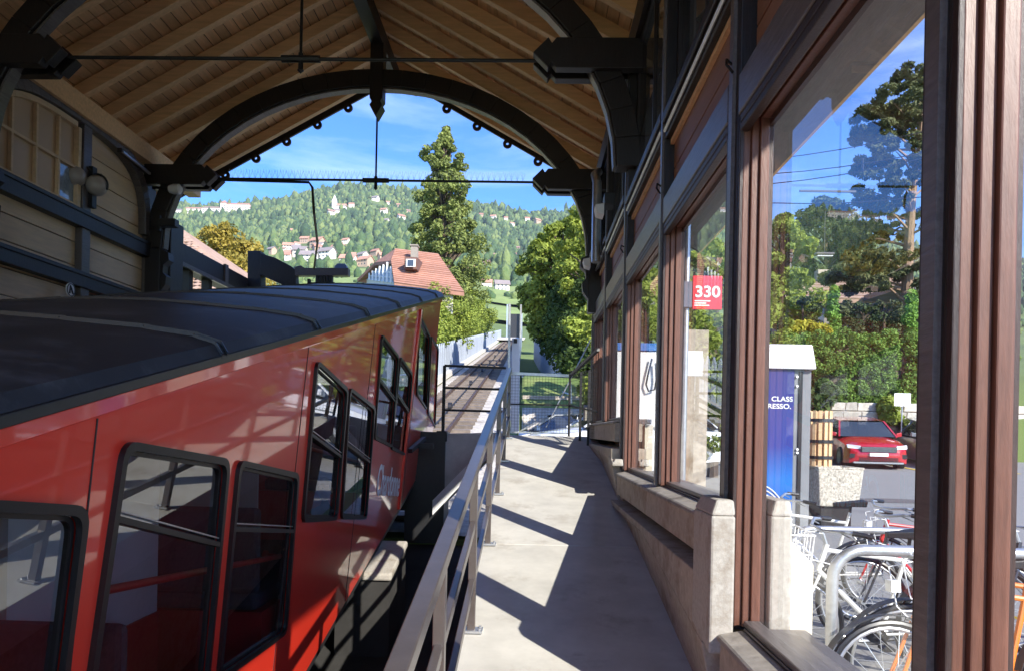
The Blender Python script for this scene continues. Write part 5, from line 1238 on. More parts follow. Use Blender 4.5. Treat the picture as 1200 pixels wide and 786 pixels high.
m = MB(); c = onY(1068, 336, 36); m.hexa([(c.x - .5, 36, c.z - .1), (c.x + 5, 36, c.z - .35), (c.x + 5, 40, c.z - .1), (c.x - .5, 40, c.z), (c.x - .5, 36, c.z + .15), (c.x + 5, 36, c.z - .1), (c.x + 5, 40, c.z + .2), (c.x - .5, 40, c.z + .3)]); tag(m.build('garage_canopy', M['steelrail']), 'flat grey canopy roof right of the pine trunk', 'canopy')
# trees beyond hedge
b0 = onY(915, 420, 34); b0.z = 2; tree('roadside_tree', 'light green leafy tree left of the shaded house roof', b0, onY(915, 255, 34).z - 2, 3.4, 'decid2', clumps=150, per=130, size=.13, bottom=.1, clr=.38, seed=51)
b0 = onY(965, 400, 56); b0.z = 4; tree('dark_tree', 'large dark rounded tree behind the shaded house', b0, onY(962, 236, 56).z - 4, 7.5, 'darktree', clumps=200, per=150, size=.2, bottom=.1, clr=.8, seed=52)
b0 = onY(1030, 400, 62); b0.z = 4; tree('dark_tree', 'lower dark tree behind the shaded house right of the larger one', b0, onY(1060, 318, 62).z - 4, 9, 'darktree', clumps=120, per=150, size=.2, bottom=.05, clr=.85, seed=53)
for i, (u, v) in enumerate(((990, 378), (1010, 374), (1035, 370), (1050, 380), (1085, 372), (940, 366))):
    b0 = onY(u, 400, 30.5 + i * .3); b0.z = 2.4; tree('shrub', ['brownish', 'low', 'reddish', 'wide', 'far right', 'sparse left'][i] + ' shrub in shade behind the hedge', b0, onY(u, v - 22, 30.5).z - 2.4, 2.2, 'darktree' if i % 2 else 'pine', clumps=40, per=150, size=.08, bottom=.0, clr=.3, seed=60 + i, group='shrubs behind the hedge', cat='shrub')
# the pine: open crown of layered flat clumps
pb0 = onY(1062, 400, 33); pb0.z = 2.0
pn = thing('pine_tree', 'tall open-crowned pine with bare reddish trunk above the hedge', 'tree', pb0)
ptop = onY(1085, 75, 33).z - 2.0
def pl_(u, v, dy=0): q_ = onY(u, v, 33 + dy); return q_ - pb0
m = MB(); tk = [Vector((0, 0, -.5)), pl_(1063, 350), pl_(1064, 300), pl_(1068, 240), pl_(1075, 170), pl_(1082, 100)]
m.tube(tk, [.30, .26, .23, .18, .12, .04], 10)
Cs = []; Rs = []; pr_ = random.Random(9)
pads = [(1085, 85, .9), (1072, 98, .9), (1060, 112, 1.0), (1095, 110, 1.1), (1048, 122, .8), (1035, 132, .75), (1080, 130, 1.1), (1016, 136, .45), (1100, 140, 1.2), (1062, 148, 1.0), (1040, 155, .9), (1022, 158, .7), (1085, 160, 1.1),
        (1050, 178, 1.1), (1028, 182, .8), (1075, 190, 1.1), (1012, 195, .55), (1100, 185, 1.2), (1040, 205, .9), (1060, 218, 1.0), (1020, 225, .7), (1090, 222, 1.1), (1010, 245, .6), (1035, 245, .8), (1075, 250, .9), (1020, 270, .8), (1005, 280, .5), (1045, 272, .8), (1100, 265, 1.0), (1035, 300, .9), (1015, 310, .8), (995, 318, .6), (1050, 322, .8), (1085, 300, .8), (975, 325, .5), (1095, 330, .7), (1025, 330, .8), (1005, 336, .7)]
for (u, v, r_) in pads:
    dy = pr_.uniform(-2.2, 2.2); c = pl_(u, v, dy)
    zt_ = c.z - pr_.uniform(.2, .9); 
    # trunk point at that height
    for a_, b_ in zip(tk, tk[1:]):
        if a_.z <= zt_ <= b_.z: s_ = a_.lerp(b_, (zt_ - a_.z) / (b_.z - a_.z)); break
    else: s_ = tk[1]
    mid = s_.lerp(c, .55) + Vector((0, 0, .15)); m.tube([s_, mid, c], [.07, .045, .015], 5)
    for k in range(11):
        o_ = Vector((pr_.uniform(-1, 1) * r_ * 1.1, pr_.uniform(-1, 1) * r_ * 1.1, pr_.uniform(-.35, .4) * r_)); Cs.append(c + o_); Rs.append(pr_.uniform(.18, .40))
m.build('trunk', M['pinebark'], pn, smooth=True)
leafmesh('crown', Cs, Rs, 150, .085, M['pine'], pn, flat=.55, elong=2.8)
# overhead wires and light
ow = thing('overhead_wires', 'thin overhead wires with a hanging street light crossing above the street', 'wires', onY(960, 170, 20), world=True)
for (u0_, v0_, u1_, v1_) in ((880, 182, 1110, 140), (880, 196, 1110, 168), (880, 210, 1110, 172), (885, 222, 1110, 228)):
    m = MB(); a, b_ = onY(u0_ - 60, v0_ + 12, 21), onY(u1_ + 60, v1_ - 8, 19); m.tube([a.lerp(b_, k / 8) + Vector((0, 0, -.25 * math.sin(math.pi * k / 8))) for k in range(9)], .014, 5); m.build('wire', M['iron'], ow)
m = MB(); a = onY(1011, 186, 20); m.tube([a, onY(1011, 202, 20)], .03, 6); m.build('hanger', M['iron'], ow)
m = MB(); a, b_ = onY(937, 224, 20), onY(1003, 225, 20); m.bar(a, b_, .05, .05); m.build('spreader', M['iron'], ow)
sl_ = thing('street_lamp', 'flat street lamp hanging over the street among the trees', 'street lamp', onY(966, 298, 24)); m = MB(); m.box(-.30, .30, -.12, .12, -.04, .04); m.build('lamp_head', M['steelrail'], sl_, bevel=.03); m = MB(); m.box(-.25, .25, -.09, .09, -.08, -.061); m.build('lens', M['offwhite'], sl_); m = MB(); m.tube([(0, 0, .05), (0, 0, 1.4)], .012, 5); m.build('hanger', M['iron'], sl_)
# parking sign
p = onY(1057, 476, 25.3); t = thing('parking_sign', 'small white sign on a thin pole against the stone wall', 'sign', (p.x, p.y, streetZ(25)))
m = MB(); m.tube([(0, 0, 0), (0, 0, onY(1057, 476, 25.3).z - streetZ(25))], .025, 8); m.build('pole', M['galv'], t)
z = onY(1057, 468, 25.3).z - streetZ(25); m = MB(); m.box(-.28, .28, -.03, -.005, z - .22, z + .22); bo = m.build('plate', M['white'], t, bevel=.006)
m = MB()
for k in range(3): m.box(-.2, .2 - .06 * k, -.034, -.031, z + .08 - k * .07, z + .1 - k * .07)
m.build('print', mat('faded grey print', (.45, .47, .55), .7), t)
# kiosk / advertising cabinet
KY = 10.4; a = onY(952, 433, KY); kz0 = streetZ(KY); kx1 = a.x; kx0 = kx1 - 1.0
kk = thing('advertising_column', 'dark blue advertising cabinet with white box roof and white lettering by the pavement', 'advertising column', (kx0 + .6, KY, kz0), world=True)
ktop = a.z; kcap = onY(950, 404, KY).z
km = bpy.data.materials.new('deep blue print'); km.use_nodes = True; kn, kl = km.node_tree.nodes, km.node_tree.links
tcb = kn.new('ShaderNodeTexCoord'); sp_ = kn.new('ShaderNodeSeparateXYZ'); kl.new(tcb.outputs['Generated'], sp_.inputs[0]); kr = kn.new('ShaderNodeValToRGB')
kr.color_ramp.elements[0].position = 0; kr.color_ramp.elements[0].color = (.012, .05, .26, 1); kr.color_ramp.elements[1].position = 1; kr.color_ramp.elements[1].color = (.032, .03, .17, 1)
e1_ = kr.color_ramp.elements.new(.35); e1_.color = (.015, .15, .50, 1); e2_ = kr.color_ramp.elements.new(.55); e2_.color = (.02, .035, .24, 1)
kl.new(sp_.outputs['Z'], kr.inputs[0]); kl.new(kr.outputs[0], kn['Principled BSDF'].inputs['Base Color']); kn['Principled BSDF'].inputs['Roughness'].default_value = .25
xm = onY(930, 500, KY).x
m = MB(); m.box(kx0, xm, KY, KY + .8, kz0 + .05, ktop); bl = m.build('blue_panel', km, kk, bevel=.01)
m = MB(); m.box(xm + .004, kx1, KY + .03, KY + .8, kz0 + .05, ktop); m.build('grey_side', mat('grey cabinet metal', (.20, .21, .22), .4, .1, 4), kk, bevel=.01)
m = MB(); m.box(onY(936, 500, KY).x, onY(940, 500, KY).x, KY + .01, KY + .03, kz0 + .1, ktop - .03); m.build('seal', M['rubber'], kk)
m = MB(); m.hexa([(kx0 - .03, KY - .06, ktop + .003), (kx1 + .04, KY - .06, ktop + .003), (kx1 + .04, KY + .86, ktop + .003), (kx0 - .03, KY + .86, ktop + .003), (kx0, KY - .03, kcap), (kx1 - .01, KY - .03, kcap), (kx1 - .01, KY + .83, kcap), (kx0, KY + .83, kcap)]); m.build('roof_box', M['white'], kk, bevel=.02)
for v in (441, 452, 526, 530):
    c = onY(934.5, v, KY); m = MB(); m.lathe([(.018, 0), (.018, .02)], (c.x, KY - .0, c.z), 10, 'Y'); m.build('screw_cap', M['white'], kk)
c = onY(929, 470, KY); mw = Matrix(((1, 0, 0, c.x), (0, 0, -1, KY - .006), (0, 1, 0, c.z), (0, 0, 0, 1)))
textmesh('CLASS', .095, 'lettering', M['white'], bl, mw, .001, 1.15, 'RIGHT', 0, .0015)
c = onY(927, 478.5, KY); mw = Matrix(((1, 0, 0, c.x), (0, 0, -1, KY - .006), (0, 1, 0, c.z), (0, 0, 0, 1)))
textmesh('ESPRESSO.', .095, 'lettering', M['white'], bl, mw, .001, 1.15, 'RIGHT', 0, .0015)
for k in range(3):   # white swooshes low on the print
    P_ = [onY(888 + i * 4, 566 + k * 5 + (i - 2) ** 2 * .45 + (i * 1.4), KY - .006) for i in range(11)]
    m = MB(); m.tube(P_, .010, 4); m.build('swoosh', M['white'], bl)
# wine press on a concrete pot
pY = 12.0; c = onY(975, 548, pY); t = thing('stone_planter', 'square exposed-aggregate concrete planter standing behind the blue cabinet', 'planter', (c.x, pY, streetZ(pY)))
pa = mat('exposed aggregate', (.50, .46, .38), .95, .6, 30, .8, dirt=(.12, .09, .06), dscale=28, dpos=.55, nrmdist=.01)
zt_ = c.z - streetZ(pY); hw = .36
m = MB(); m.hexa([(-hw * .86, -hw * .86, .36), (hw * .86, -hw * .86, .36), (hw * .86, hw * .86, .36), (-hw * .86, hw * .86, .36), (-hw, -hw, zt_), (hw, -hw, zt_), (hw, hw, zt_), (-hw, hw, zt_)]); m.build('pot', pa, t, bevel=.02)
m = MB(); m.box(-.27, .22, -.25, .25, 0, .36); m.build('base', M['dark'], t, bevel=.01)
m = MB(); m.ring([(-hw, -hw, zt_), (hw, -hw, zt_), (hw, hw, zt_), (-hw, hw, zt_)], [(-hw + .07, -hw + .07, zt_), (hw - .07, -hw + .07, zt_), (hw - .07, hw - .07, zt_), (-hw + .07, hw - .07, zt_)], (0, 0, .03)); m.build('rim', pa, t)
wp_ = onY(958, 545, pY); zp = c.z + .03; t = thing('wine_press_barrel', 'slatted wooden barrel with dark iron hoops standing on the stone planter', 'barrel', (wp_.x, pY, zp))
zh_ = onY(958, 481, pY).z - zp
st_ = MB(); st_.box(-.028, .028, -.012, .012, 0, zh_); f1 = None
for k in range(14):
    if f1 is None: f1 = o = st_.build('stave', M['rafter'], t, bevel=.004)
    else: o = f1.copy(); col.objects.link(o)
    a_ = 2 * math.pi * k / 14; o.location = (.2 * math.cos(a_), .2 * math.sin(a_), 0); o.rotation_euler = (0, 0, a_ + math.pi / 2)
for z in (.12, zh_ * .42, zh_ * .8): m = MB(); N = 20; m.ring([(.235 * math.cos(2 * math.pi * i / N), .235 * math.sin(2 * math.pi * i / N), z) for i in range(N)], [(.214 * math.cos(2 * math.pi * i / N), .214 * math.sin(2 * math.pi * i / N), z) for i in range(N)], (0, 0, .05)); m.build('hoop', M['iron'], t)
# bus stop number sign
sp0_ = onY(829, 343, 7.2); sg = thing('stop_sign_box', 'red route sign reading 330 hanging outside the far window', 'sign', (sp0_.x, 7.2, streetZ(7.2)))
pw, ph_ = (845 - 811) / 850 * 7.2, (362 - 323) / 850 * 7.2; zc_ = sp0_.z - streetZ(7.2)
redm = mat('sign red', (.75, .03, .04), .35, .03, 3, 0); rs = R(2)
m = MB(); m.box(-pw / 2, pw / 2, 0, .03, zc_ - ph_ / 2, zc_ + ph_ / 2); pl2 = m.build('plate', redm, sg, bevel=.004)
textmesh('330', .155, 'number', M['white'], sg, Matrix(((1, 0, 0, 0), (0, 0, -1, -.004), (0, 1, 0, zc_ - .045), (0, 0, 0, 1))), .001, 1.08, 'CENTER', 0, .004)
m = MB()
for k, (x0_, x1_) in enumerate(((-.125, .03), (-.125, -.01), (-.125, .02))): m.box(x0_, x1_, -.003, -.001, zc_ - .09 - k * .022, zc_ - .078 - k * .022)
m.build('print', M['white'], sg)
m = MB(); m.box(-pw / 2 - .10, -pw / 2 - .005, .0, .05, zc_ - ph_ / 2 + .02, zc_ + ph_ / 2 - .06); m.build('side_box', mat('grey blue box', (.12, .14, .2), .5), sg)
m = MB(); m.tube([(-pw / 2 - .05, .06, 0), (-pw / 2 - .05, .06, zc_ + .9)], .03, 10); m.build('pole', M['galv'], sg, smooth=True)
# white ticket machine and blue bin beyond the farther panes
tm = thing('ticket_machine', 'white ticket machine cabinet with looped hose outside the farther windows', 'machine', (onX(757, 460, 1.6).x, onX(757, 460, 1.6).y, streetZ(9)), world=True)
a = onX(745, 400, 1.5); b_ = onX(772, 400, 1.5); ym_ = 9.2; xa, xb = onY(722, 400, ym_).x, onY(776, 400, ym_).x
m = MB(); m.box(xa, xb, ym_, ym_ + .5, onY(757, 500, ym_).z, onY(757, 412, ym_).z); m.build('cabinet_body', M['white'], tm, bevel=.01)
m = MB(); m.box(xa + .05, xb - .05, ym_ + .05, ym_ + .45, streetZ(9) , onY(757, 500, ym_).z); m.build('pedestal', M['offwhite'], tm)
m = MB(); m.box(xa - .02, xb + .02, ym_ - .02, ym_ + .5, onY(757, 411, ym_).z, onY(757, 402, ym_).z); m.build('blue_top', mat('bright blue plastic', (.03, .16, .5), .4, .1, 4), tm, bevel=.01)
m = MB(); P_ = [onY(u, v, ym_ - .05) for u, v in ((764, 420), (760, 436), (757, 450), (760, 458), (767, 456), (769, 445), (768, 425))]; m.tube(P_, .012, 6); m.build('hose', M['iron'], tm)
for (u, v, c_) in ((805, 470, 0), (835, 440, 1)):
    pass
# steps and handrail outside (bright)
m = MB(); a = onY(793, 372, 9); m.box(a.x, onY(845, 372, 9).x, 9.6, 9.9, streetZ(9), onY(815, 378, 9).z); tag(m.build('low_wall', M['plinth']), 'low masonry wall with pale notice outside the 330 window', 'wall')
m = MB(); m.box(onY(800, 400, 8.9).x, onY(824, 400, 8.9).x, 8.9, 8.95, onY(812, 440, 8.9).z, onY(812, 411, 8.9).z); tag(m.build('notice_board', M['white']), 'plain white notice board below the red 330 sign', 'notice board')
# garden behind
for i, (u, Y_, vt, wd) in enumerate(((760, 16, 335, 2.2), (812, 16, 300, 2.4), (838, 19, 285, 3), (725, 20, 320, 2.4), (785, 21, 290, 3), (868, 22, 300, 3))):
    b0 = onY(u, 400, Y_); b0.z = streetZ(Y_); tree('garden_tree', ['small round', 'slim', 'leafy', 'distant small', 'bushy', 'tall'][i] + ' green garden tree seen through the farther windows', b0, onY(u, vt, Y_).z - b0.z, wd, 'decid' if i % 2 else 'decid2', clumps=70, per=130, size=.08, bottom=.15, clr=.25, seed=70 + i, group='garden trees past the window wall')

# ------------------------------------------------------------------ cars
carred = mat('red car paint', (.42, .012, .02), .25, .03, 2, 0, coat=1); carsil = mat('silver car paint', (.42, .44, .47), .3, .05, 3, 0, metal=.5, coat=1); carwhite = mat('white car paint', (.75, .77, .8), .3, .02, 3, 0, coat=1); cargrey = mat('grey car paint', (.25, .26, .27), .3, .05, 3, 0, metal=.4, coat=1)
def make_car(label, group=None):
    t = thing('parked_car', label, 'car', (0, 0, 0), group)
    # stations front(-2.15) to rear: y, half width, z bottom, z belt
    st = [(-2.18, .62, .32, .60), (-2.10, .80, .24, .72), (-1.9, .88, .22, .82), (-1.2, .91, .22, .95), (-.85, .915, .22, 1.0), (.6, .92, .22, 1.02), (1.6, .91, .24, 1.04), (2.05, .85, .28, 1.02), (2.18, .72, .36, .95)]
    b = MB(); N = 12
    for y, hw_, z0_, z1_ in st:
        for j in range(N):
            a_ = j / (N - 1) * math.pi; cx_ = math.cos(a_); sx_ = math.sin(a_); e = .38
            x = hw_ * (abs(cx_) ** e) * (1 if cx_ > 0 else -1); z = z0_ + (z1_ - z0_) * (abs(sx_) ** .45) if j not in (0, N - 1) else z0_
            if j in (1, N - 2): z = z0_ + (z1_ - z0_) * .45; x = hw_ * 1.0 * (1 if cx_ > 0 else -1)
            if j in (2, N - 3): z = z0_ + (z1_ - z0_) * .86; x = hw_ * .96 * (1 if cx_ > 0 else -1)
            b.v.append((x, y, z))
    for i in range(len(st) - 1):
        for j in range(N - 1): b.f.append((i * N + j, i * N + j + 1, (i + 1) * N + j + 1, (i + 1) * N + j))
        b.f.append((i * N + N - 1, i * N, (i + 1) * N, (i + 1) * N + N - 1))
    b.f.append(tuple(range(N))); b.f.append(tuple(range((len(st) - 1) * N, len(st) * N)))
    body_ = b.build('body', carred, t, smooth=True)
    g_ = MB(); gs = [(-1.0, .80, .98), (-.25, .66, 1.42), (.9, .64, 1.50), (1.55, .62, 1.42), (2.0, .76, 1.02)]
    for (y, hw_, z) in gs: g_.v += [(-.86, y, .96), (-hw_, y, z), (hw_, y, z), (.86, y, .96)]
    for i in range(4):
        for j in range(3): g_.f.append((i * 4 + j, i * 4 + j + 1, (i + 1) * 4 + j + 1, (i + 1) * 4 + j))
    g_.build('windows', M['carglass'], t)
    r_ = MB()
    for (y, hw_, z) in gs[1:4]: r_.v += [(-hw_ - .01, y, z - .01), (-hw_ * .8, y, z + .035), (hw_ * .8, y, z + .035), (hw_ + .01, y, z - .01)]
    for i in range(2):
        for j in range(3): r_.f.append((i * 4 + j, i * 4 + j + 1, (i + 1) * 4 + j + 1, (i + 1) * 4 + j))
    r_.build('roof', carred, t, smooth=True)
    for sx in (-1, 1):
        m = MB(); m.bar((sx * .84, -1.02, .97), (sx * .665, -.25, 1.43), .05, .04); m.bar((sx * .66, -.25, 1.43), (sx * .64, .9, 1.50), .05, .035); m.bar((sx * .77, .35, 1.0), (sx * .65, .4, 1.47), .07, .03, (0, 1, 0)); m.bar((sx * .63, 1.5, 1.43), (sx * .78, 2.0, 1.0), .08, .04); m.build('pillar', carred, t)
        m = MB(); m.hexa([(sx * .88, -.85, .96), (sx * 1.06, -.82, .98), (sx * 1.06, -.72, .98), (sx * .88, -.72, .96), (sx * .88, -.85, 1.08), (sx * 1.05, -.82, 1.12), (sx * 1.05, -.72, 1.12), (sx * .88, -.72, 1.08)]); m.build('mirror', carred, t, bevel=.02)
        for y in (-1.38, 1.32):
            m = MB(); m.lathe([(.20, -.11), (.31, -.11), (.335, -.08), (.335, .08), (.31, .11), (.20, .11)], (sx * .82, y, .335), 24, 'X'); w_ = m.build('wheel', M['rubber'], t, smooth=True)
            m = MB(); m.lathe([(.19, -.1), (.205, 0), (.19, .1)], (sx * .83, y, .335), 20, 'X'); m.build('rim', M['galv'], w_, smooth=True)
        m = MB(); m.hexa([(sx * .50, -2.17, .66), (sx * .84, -2.02, .68), (sx * .84, -1.96, .68), (sx * .50, -2.12, .66), (sx * .50, -2.14, .76), (sx * .85, -1.94, .79), (sx * .85, -1.88, .79), (sx * .50, -2.08, .76)]); m.build('headlight', M['offwhite'], t, bevel=.01)
        m = MB(); m.box(sx * .70 - .1, sx * .70 + .1, -2.16, -2.1, .40, .52); m.build('fog_recess', M['black'], t)
    m = MB(); m.box(-.50, .50, -2.20, -2.14, .58, .74); gr_ = m.build('grille', M['black'], t, bevel=.01)
    for k in range(5): m = MB(); m.box(-.48, .48, -2.21, -2.2, .595 + k * .03, .603 + k * .03); m.build('grille_bar', M['galv'], gr_)
    m = MB(); m.box(-.55, .55, -2.18, -2.1, .30, .42); m.build('lower_intake', M['black'], t); m = MB(); m.box(-.7, .7, -2.2, -2.12, .24, .285); m.build('skid_plate', M['galv'], t)
    m = MB(); m.box(-.26, .26, -2.225, -2.2, .46, .56); m.build('licence_plate', M['white'], t)
    m = MB(); m.box(-.6, .6, -2.1, 1.9, .2, .3); m.build('underbody', M['black'], t)
    return t
car = make_car('bright red hatchback parked nose out below the stone wall')
car2 = copy_tree(car); car2['label'] = 'grey car half hidden beyond the red car by the window frame'
car3 = copy_tree(car); car3['label'] = 'silver car with dark windows parked beyond the mesh fence'
car4 = copy_tree(car); car4['label'] = 'white car in front of the silver one beyond the mesh fence'
p = onY(1022, 520, 23.2); car.location = (p.x, 24.2, streetZ(23.6)); car.rotation_euler = (R(3.5), 0, R(-9)); 
car2.location = (p.x + 2.65, 24.4, streetZ(24)); car2.rotation_euler = (R(3.5), 0, R(-9)); repaint(car2, carred, cargrey)
p = onY(648, 510, 20); car3.location = (p.x + .2, 21.0, onY(648, 484, 20).z - 1.47); car3.rotation_euler = (0, 0, R(-82)); repaint(car3, carred, carsil)
p = onY(676, 510, 16.5); car4.location = (p.x + .95, 16.5, onY(670, 497, 16.5).z - 1.02); car4.rotation_euler = (0, 0, R(-80)); repaint(car4, carred, carwhite)

# ------------------------------------------------------------------ bicycles and racks
def make_bike(label, fm_, rim_m, ring_m=None):
    t = thing('bicycle', label, 'bicycle', (0, 0, 0), 'bicycles at the rack')
    # +x is rearwards; front wheel centre at origin x=0
    WB = 1.04; Rw = .335
    for x in (0, WB):
        N = 36; m = MB(); m.tube([(x + Rw * math.cos(2 * math.pi * i / N), 0, Rw + Rw * math.sin(2 * math.pi * i / N)) for i in range(N)], .019, 8, closed=True); w_ = m.build('wheel', M['rubber'], t, smooth=True)
        m = MB(); m.tube([(x + (Rw - .026) * math.cos(2 * math.pi * i / N), 0, Rw + (Rw - .026) * math.sin(2 * math.pi * i / N)) for i in range(N)], .011, 6, closed=True); m.build('rim', rim_m, w_, smooth=True)
        m = MB()
        for k in range(18):
            a_ = 2 * math.pi * k / 18; a2 = a_ + (.5 if k % 2 else -.5); m.bar((x + .025 * math.cos(a2), (.03 if k % 2 else -.03), Rw + .025 * math.sin(a2)), (x + (Rw - .03) * math.cos(a_), 0, Rw + (Rw - .03) * math.sin(a_)), .0035, .0035, (0, 1, 0))
        m.lathe([(.02, -.05), (.028, -.03), (.02, 0), (.028, .03), (.02, .05)], (x, 0, Rw), 10, 'Y'); m.build('spokes', M['galv'], w_)
        m = MB(); a0_, a1_ = (R(20), R(165)) if x else (R(30), R(150)); m.band([(x + (Rw + .045) * math.cos(a0_ + (a1_ - a0_) * i / 14), -.028, Rw + (Rw + .045) * math.sin(a0_ + (a1_ - a0_) * i / 14)) for i in range(15)], [(x + (Rw + .04) * math.cos(a0_ + (a1_ - a0_) * i / 14), -.028, Rw + (Rw + .04) * math.sin(a0_ + (a1_ - a0_) * i / 14)) for i in range(15)], (0, .056, 0)); m.build('mudguard', M['black'], t)
    bbp = (.60, 0, .30); st_ = (.73, 0, .80); hd_t = (.20, 0, .86); hd_b = (.16, 0, .72)
    m = MB(); m.tube([hd_t, st_], .015); m.tube([hd_b, bbp], .018); m.tube([bbp, st_, (.755, 0, .90)], .015); m.tube([(hd_t[0] + .01, 0, .90), hd_b], .019)
    for s_ in (-1, 1): m.tube([(st_[0], s_ * .02, .76), (WB, s_ * .055, Rw)], .008, 6); m.tube([(bbp[0], s_ * .03, .30), (WB, s_ * .055, Rw)], .009, 6); m.tube([(hd_b[0] - .005, s_ * .04, .70), (.05, s_ * .05, .45), (0, s_ * .05, Rw)], .010, 6)
    m.build('frame', fm_, t, smooth=True)
    m = MB(); m.tube([(.21, 0, .88), (.17, 0, .99)], .014); m.tube([(.32, -.31, 1.02), (.22, -.26, 1.03), (.14, -.1, 1.01), (.14, .1, 1.01), (.22, .26, 1.03), (.32, .31, 1.02)], .011, 8); h_ = m.build('handlebar', M['galv'], t, smooth=True)
    for s_ in (-1, 1): m = MB(); m.tube([(.36, s_ * .325, 1.015), (.25, s_ * .285, 1.03)], .017); m.build('grip', M['rubber'], h_); m = MB(); m.tube([(.2, s_ * .24, 1.02), (.27, s_ * .30, .985)], .005, 5); m.build('brake_lever', M['galv'], h_)
    m = MB(); m.tube([(.755, 0, .88), (.76, 0, .96)], .013); m.hexa([(.60, -.02, .955), (.88, -.075, .965), (.88, .075, .965), (.60, .02, .955), (.60, -.022, .99), (.89, -.08, 1.02), (.89, .08, 1.02), (.60, .022, .99)]); m.build('saddle', M['black'], t, bevel=.015)
    m = MB(); m.lathe([(.09, -.003), (.09, .003)], (.60, .05, .30), 20, 'Y'); m.bar((.60, .07, .30), (.70, .07, .16), .02, .014, (0, 1, 0)); m.bar((.60, -.07, .30), (.50, -.07, .44), .02, .014, (0, 1, 0)); m.box(.66, .74, .07, .16, .145, .165); m.box(.46, .54, -.16, -.07, .43, .45); m.tube([(.60, .052, .385), (WB, .052, .375)], .005, 4); m.tube([(.60, .052, .215), (WB, .052, .295)], .005, 4); m.build('crankset', M['iron'], t)
    m = MB(); m.tube([(.16, .05, .98), (.05, .08, .95), (.06, .03, .75), (.14, .0, .66)], .004, 5); m.tube([(.16, -.05, .98), (.04, -.06, 1.0), (.10, -.03, .8), (.3, -.01, .75)], .004, 5); m.build('brake_cable', M['white'], t)
    for k in range(5): pass
    m = MB(); m.box(.84, 1.22, -.07, .07, .735, .745); m.tube([(1.15, .05, .74), (WB, .05, Rw)], .006, 5); m.tube([(1.15, -.05, .74), (WB, -.05, Rw)], .006, 5); m.build('carrier', M['iron'], t)
    m = MB(); m.box(.0, .05, -.03, .03, .83, .89); m.build('front_lamp', M['offwhite'], t)
    return t
org = mat('orange bike paint', (.75, .20, .02), .35, .05, 8, 0, coat=.6); bwh = mat('white bike paint', (.75, .75, .72), .35, .05, 8, 0, coat=.6); brd = mat('red bike paint', (.5, .02, .02), .35, .05, 8, 0, coat=.6); bbk = mat('black bike paint', (.03, .03, .035), .35, .05, 8, 0, coat=.6)
bk1 = make_bike('orange-framed bicycle nearest the window, front wheel against the rack', org, M['galv'])
specs = [((1.80, 5.0), 'white bicycle with tangled white cables behind the upright rack hoop', bwh, 0, .06), ((2.62, 5.75), 'black bicycle with red-rimmed wheel between the two rack hoops', bbk, -4, -.05), ((2.95, 6.5), 'red bicycle behind the second rack tube', brd, 6, .04), ((2.2, 4.25), 'second orange bicycle leaning beside the nearest one', org, -8, .08), ((3.3, 5.2), 'black bicycle farthest right at the rack beyond the white one', bbk, 10, -.04), ((2.3, 7.1), 'white bicycle farthest from the window behind the red one', bwh, -6, .05)]
bk1.location = (1.88, 3.75, streetZ(4) + .002); bk1.rotation_euler = (R(-5), 0, R(4))
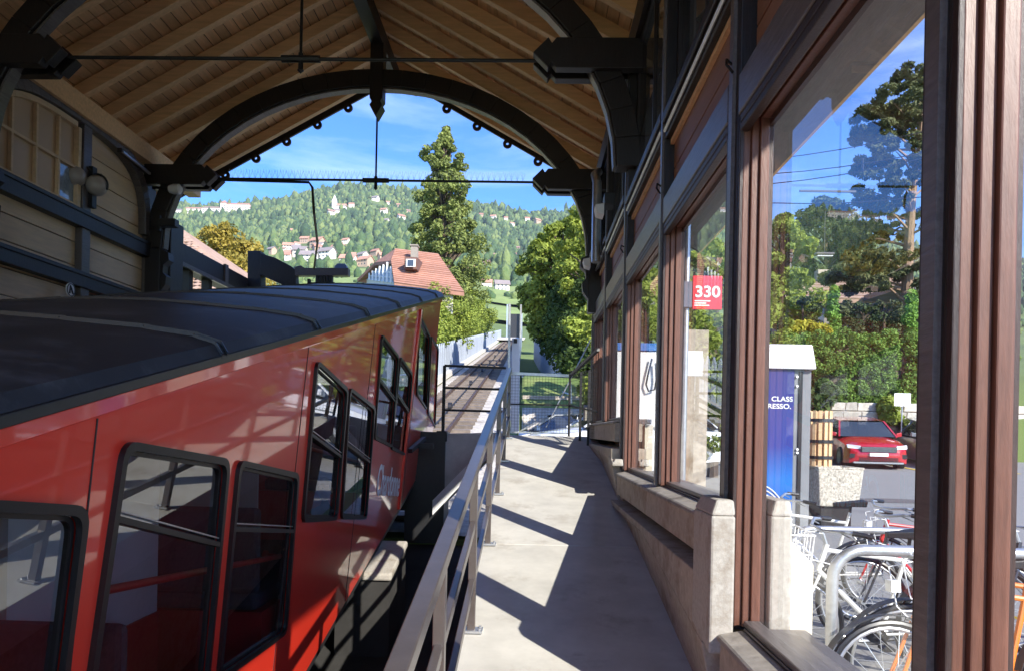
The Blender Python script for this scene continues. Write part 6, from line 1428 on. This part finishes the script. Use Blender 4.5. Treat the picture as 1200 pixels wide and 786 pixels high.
for (x, y), lab, mm_, rz_, ln in specs:
    c = copy_tree(bk1); c['label'] = lab; c.location = (x, y, streetZ(y) + .002); c.rotation_euler = (ln, 0, R(rz_))
    if mm_ is not org: repaint(c, org, mm_)
    if mm_ is bwh:
        bs = MB()
        for k in range(7):
            for (a_, b_) in (((-.22, -.17 + k * .055, .99), (.06, -.17 + k * .055, .99)),): bs.bar((-.22, -.17 + k * .055, .74), (.04, -.14 + k * .047, .74), .005, .005); bs.bar((-.24, -.17 + k * .057, .99), (-.22, -.17 + k * .055, .74), .005, .005, (0, 1, 0)); bs.bar((.06, -.17 + k * .057, .99), (.04, -.17 + k * .055, .74), .005, .005, (0, 1, 0))
        for k in range(6): bs.bar((-.24 + k * .06, -.17, .99), (-.22 + k * .05, -.17, .74), .005, .005, (0, 1, 0)); bs.bar((-.24 + k * .06, .17, .99), (-.22 + k * .05, .16, .74), .005, .005, (0, 1, 0))
        bs.tube([(-.24, -.18, .99), (.06, -.18, .99), (.06, .18, .99), (-.24, .18, .99)], .006, 5, closed=True); bs.tube([(-.22, -.17, .86), (.05, -.17, .86), (.05, .17, .86), (-.22, .17, .86)], .005, 5, closed=True); bs.build('basket', M['white'], c)
def hoop(label, y, x0, x1, zt_, r_):
    t = thing('bike_rack_hoop', label, 'bike rack', (x0, y, streetZ(y)), 'bike rack hoops'); m = MB(); h_ = zt_ - streetZ(y); k = .16
    P_ = [(0, 0, 0), (0, 0, h_ - k)] + [(k - k * math.cos(a), 0, h_ - k + k * math.sin(a)) for a in [R(15 * i) for i in range(1, 6)]] + [(k, 0, h_), (x1 - x0 - k, 0, h_)] + [(x1 - x0 - k + k * math.sin(a), 0, h_ - k + k * math.cos(a)) for a in [R(15 * i) for i in range(1, 6)]] + [(x1 - x0, 0, h_ - k), (x1 - x0, 0, 0)]
    m.tube(P_, r_, 12); m.build('tube', M['galv'], t, smooth=True)
    for x in (0, x1 - x0): m = MB(); m.lathe([(.07, 0), (.07, .01)], (x, 0, .002), 12); m.build('base_flange', M['galv'], t)
hp_ = onY(975, 700, 3.9); hoop('nearer bright steel rack hoop with upright tube beside the cream buttress', 3.9, hp_.x, hp_.x + 1.15, onY(1010, 644, 3.9).z, .031)
hp_ = onY(925, 640, 5.45); hoop('farther steel rack hoop behind the bicycle handlebars', 5.45, hp_.x, hp_.x + 1.3, onY(985, 620, 5.45).z, .026)

# light air between here and the far slopes
hz = MB(); hz.box(-1900, 1900, -30, 1850, -8, 700); ho_ = hz.build('haze', None); ho_['kind'] = 'stuff'
hm_ = bpy.data.materials.new('air'); hm_.use_nodes = True; hn, hl = hm_.node_tree.nodes, hm_.node_tree.links; hn.remove(hn['Principled BSDF'])
pv = hn.new('ShaderNodeVolumePrincipled'); pv.inputs['Color'].default_value = (.80, .88, 1, 1); pv.inputs['Density'].default_value = .00010; pv.inputs['Anisotropy'].default_value = .2
hl.new(pv.outputs[0], hn['Material Output'].inputs['Volume']); ho_.data.materials.append(hm_)
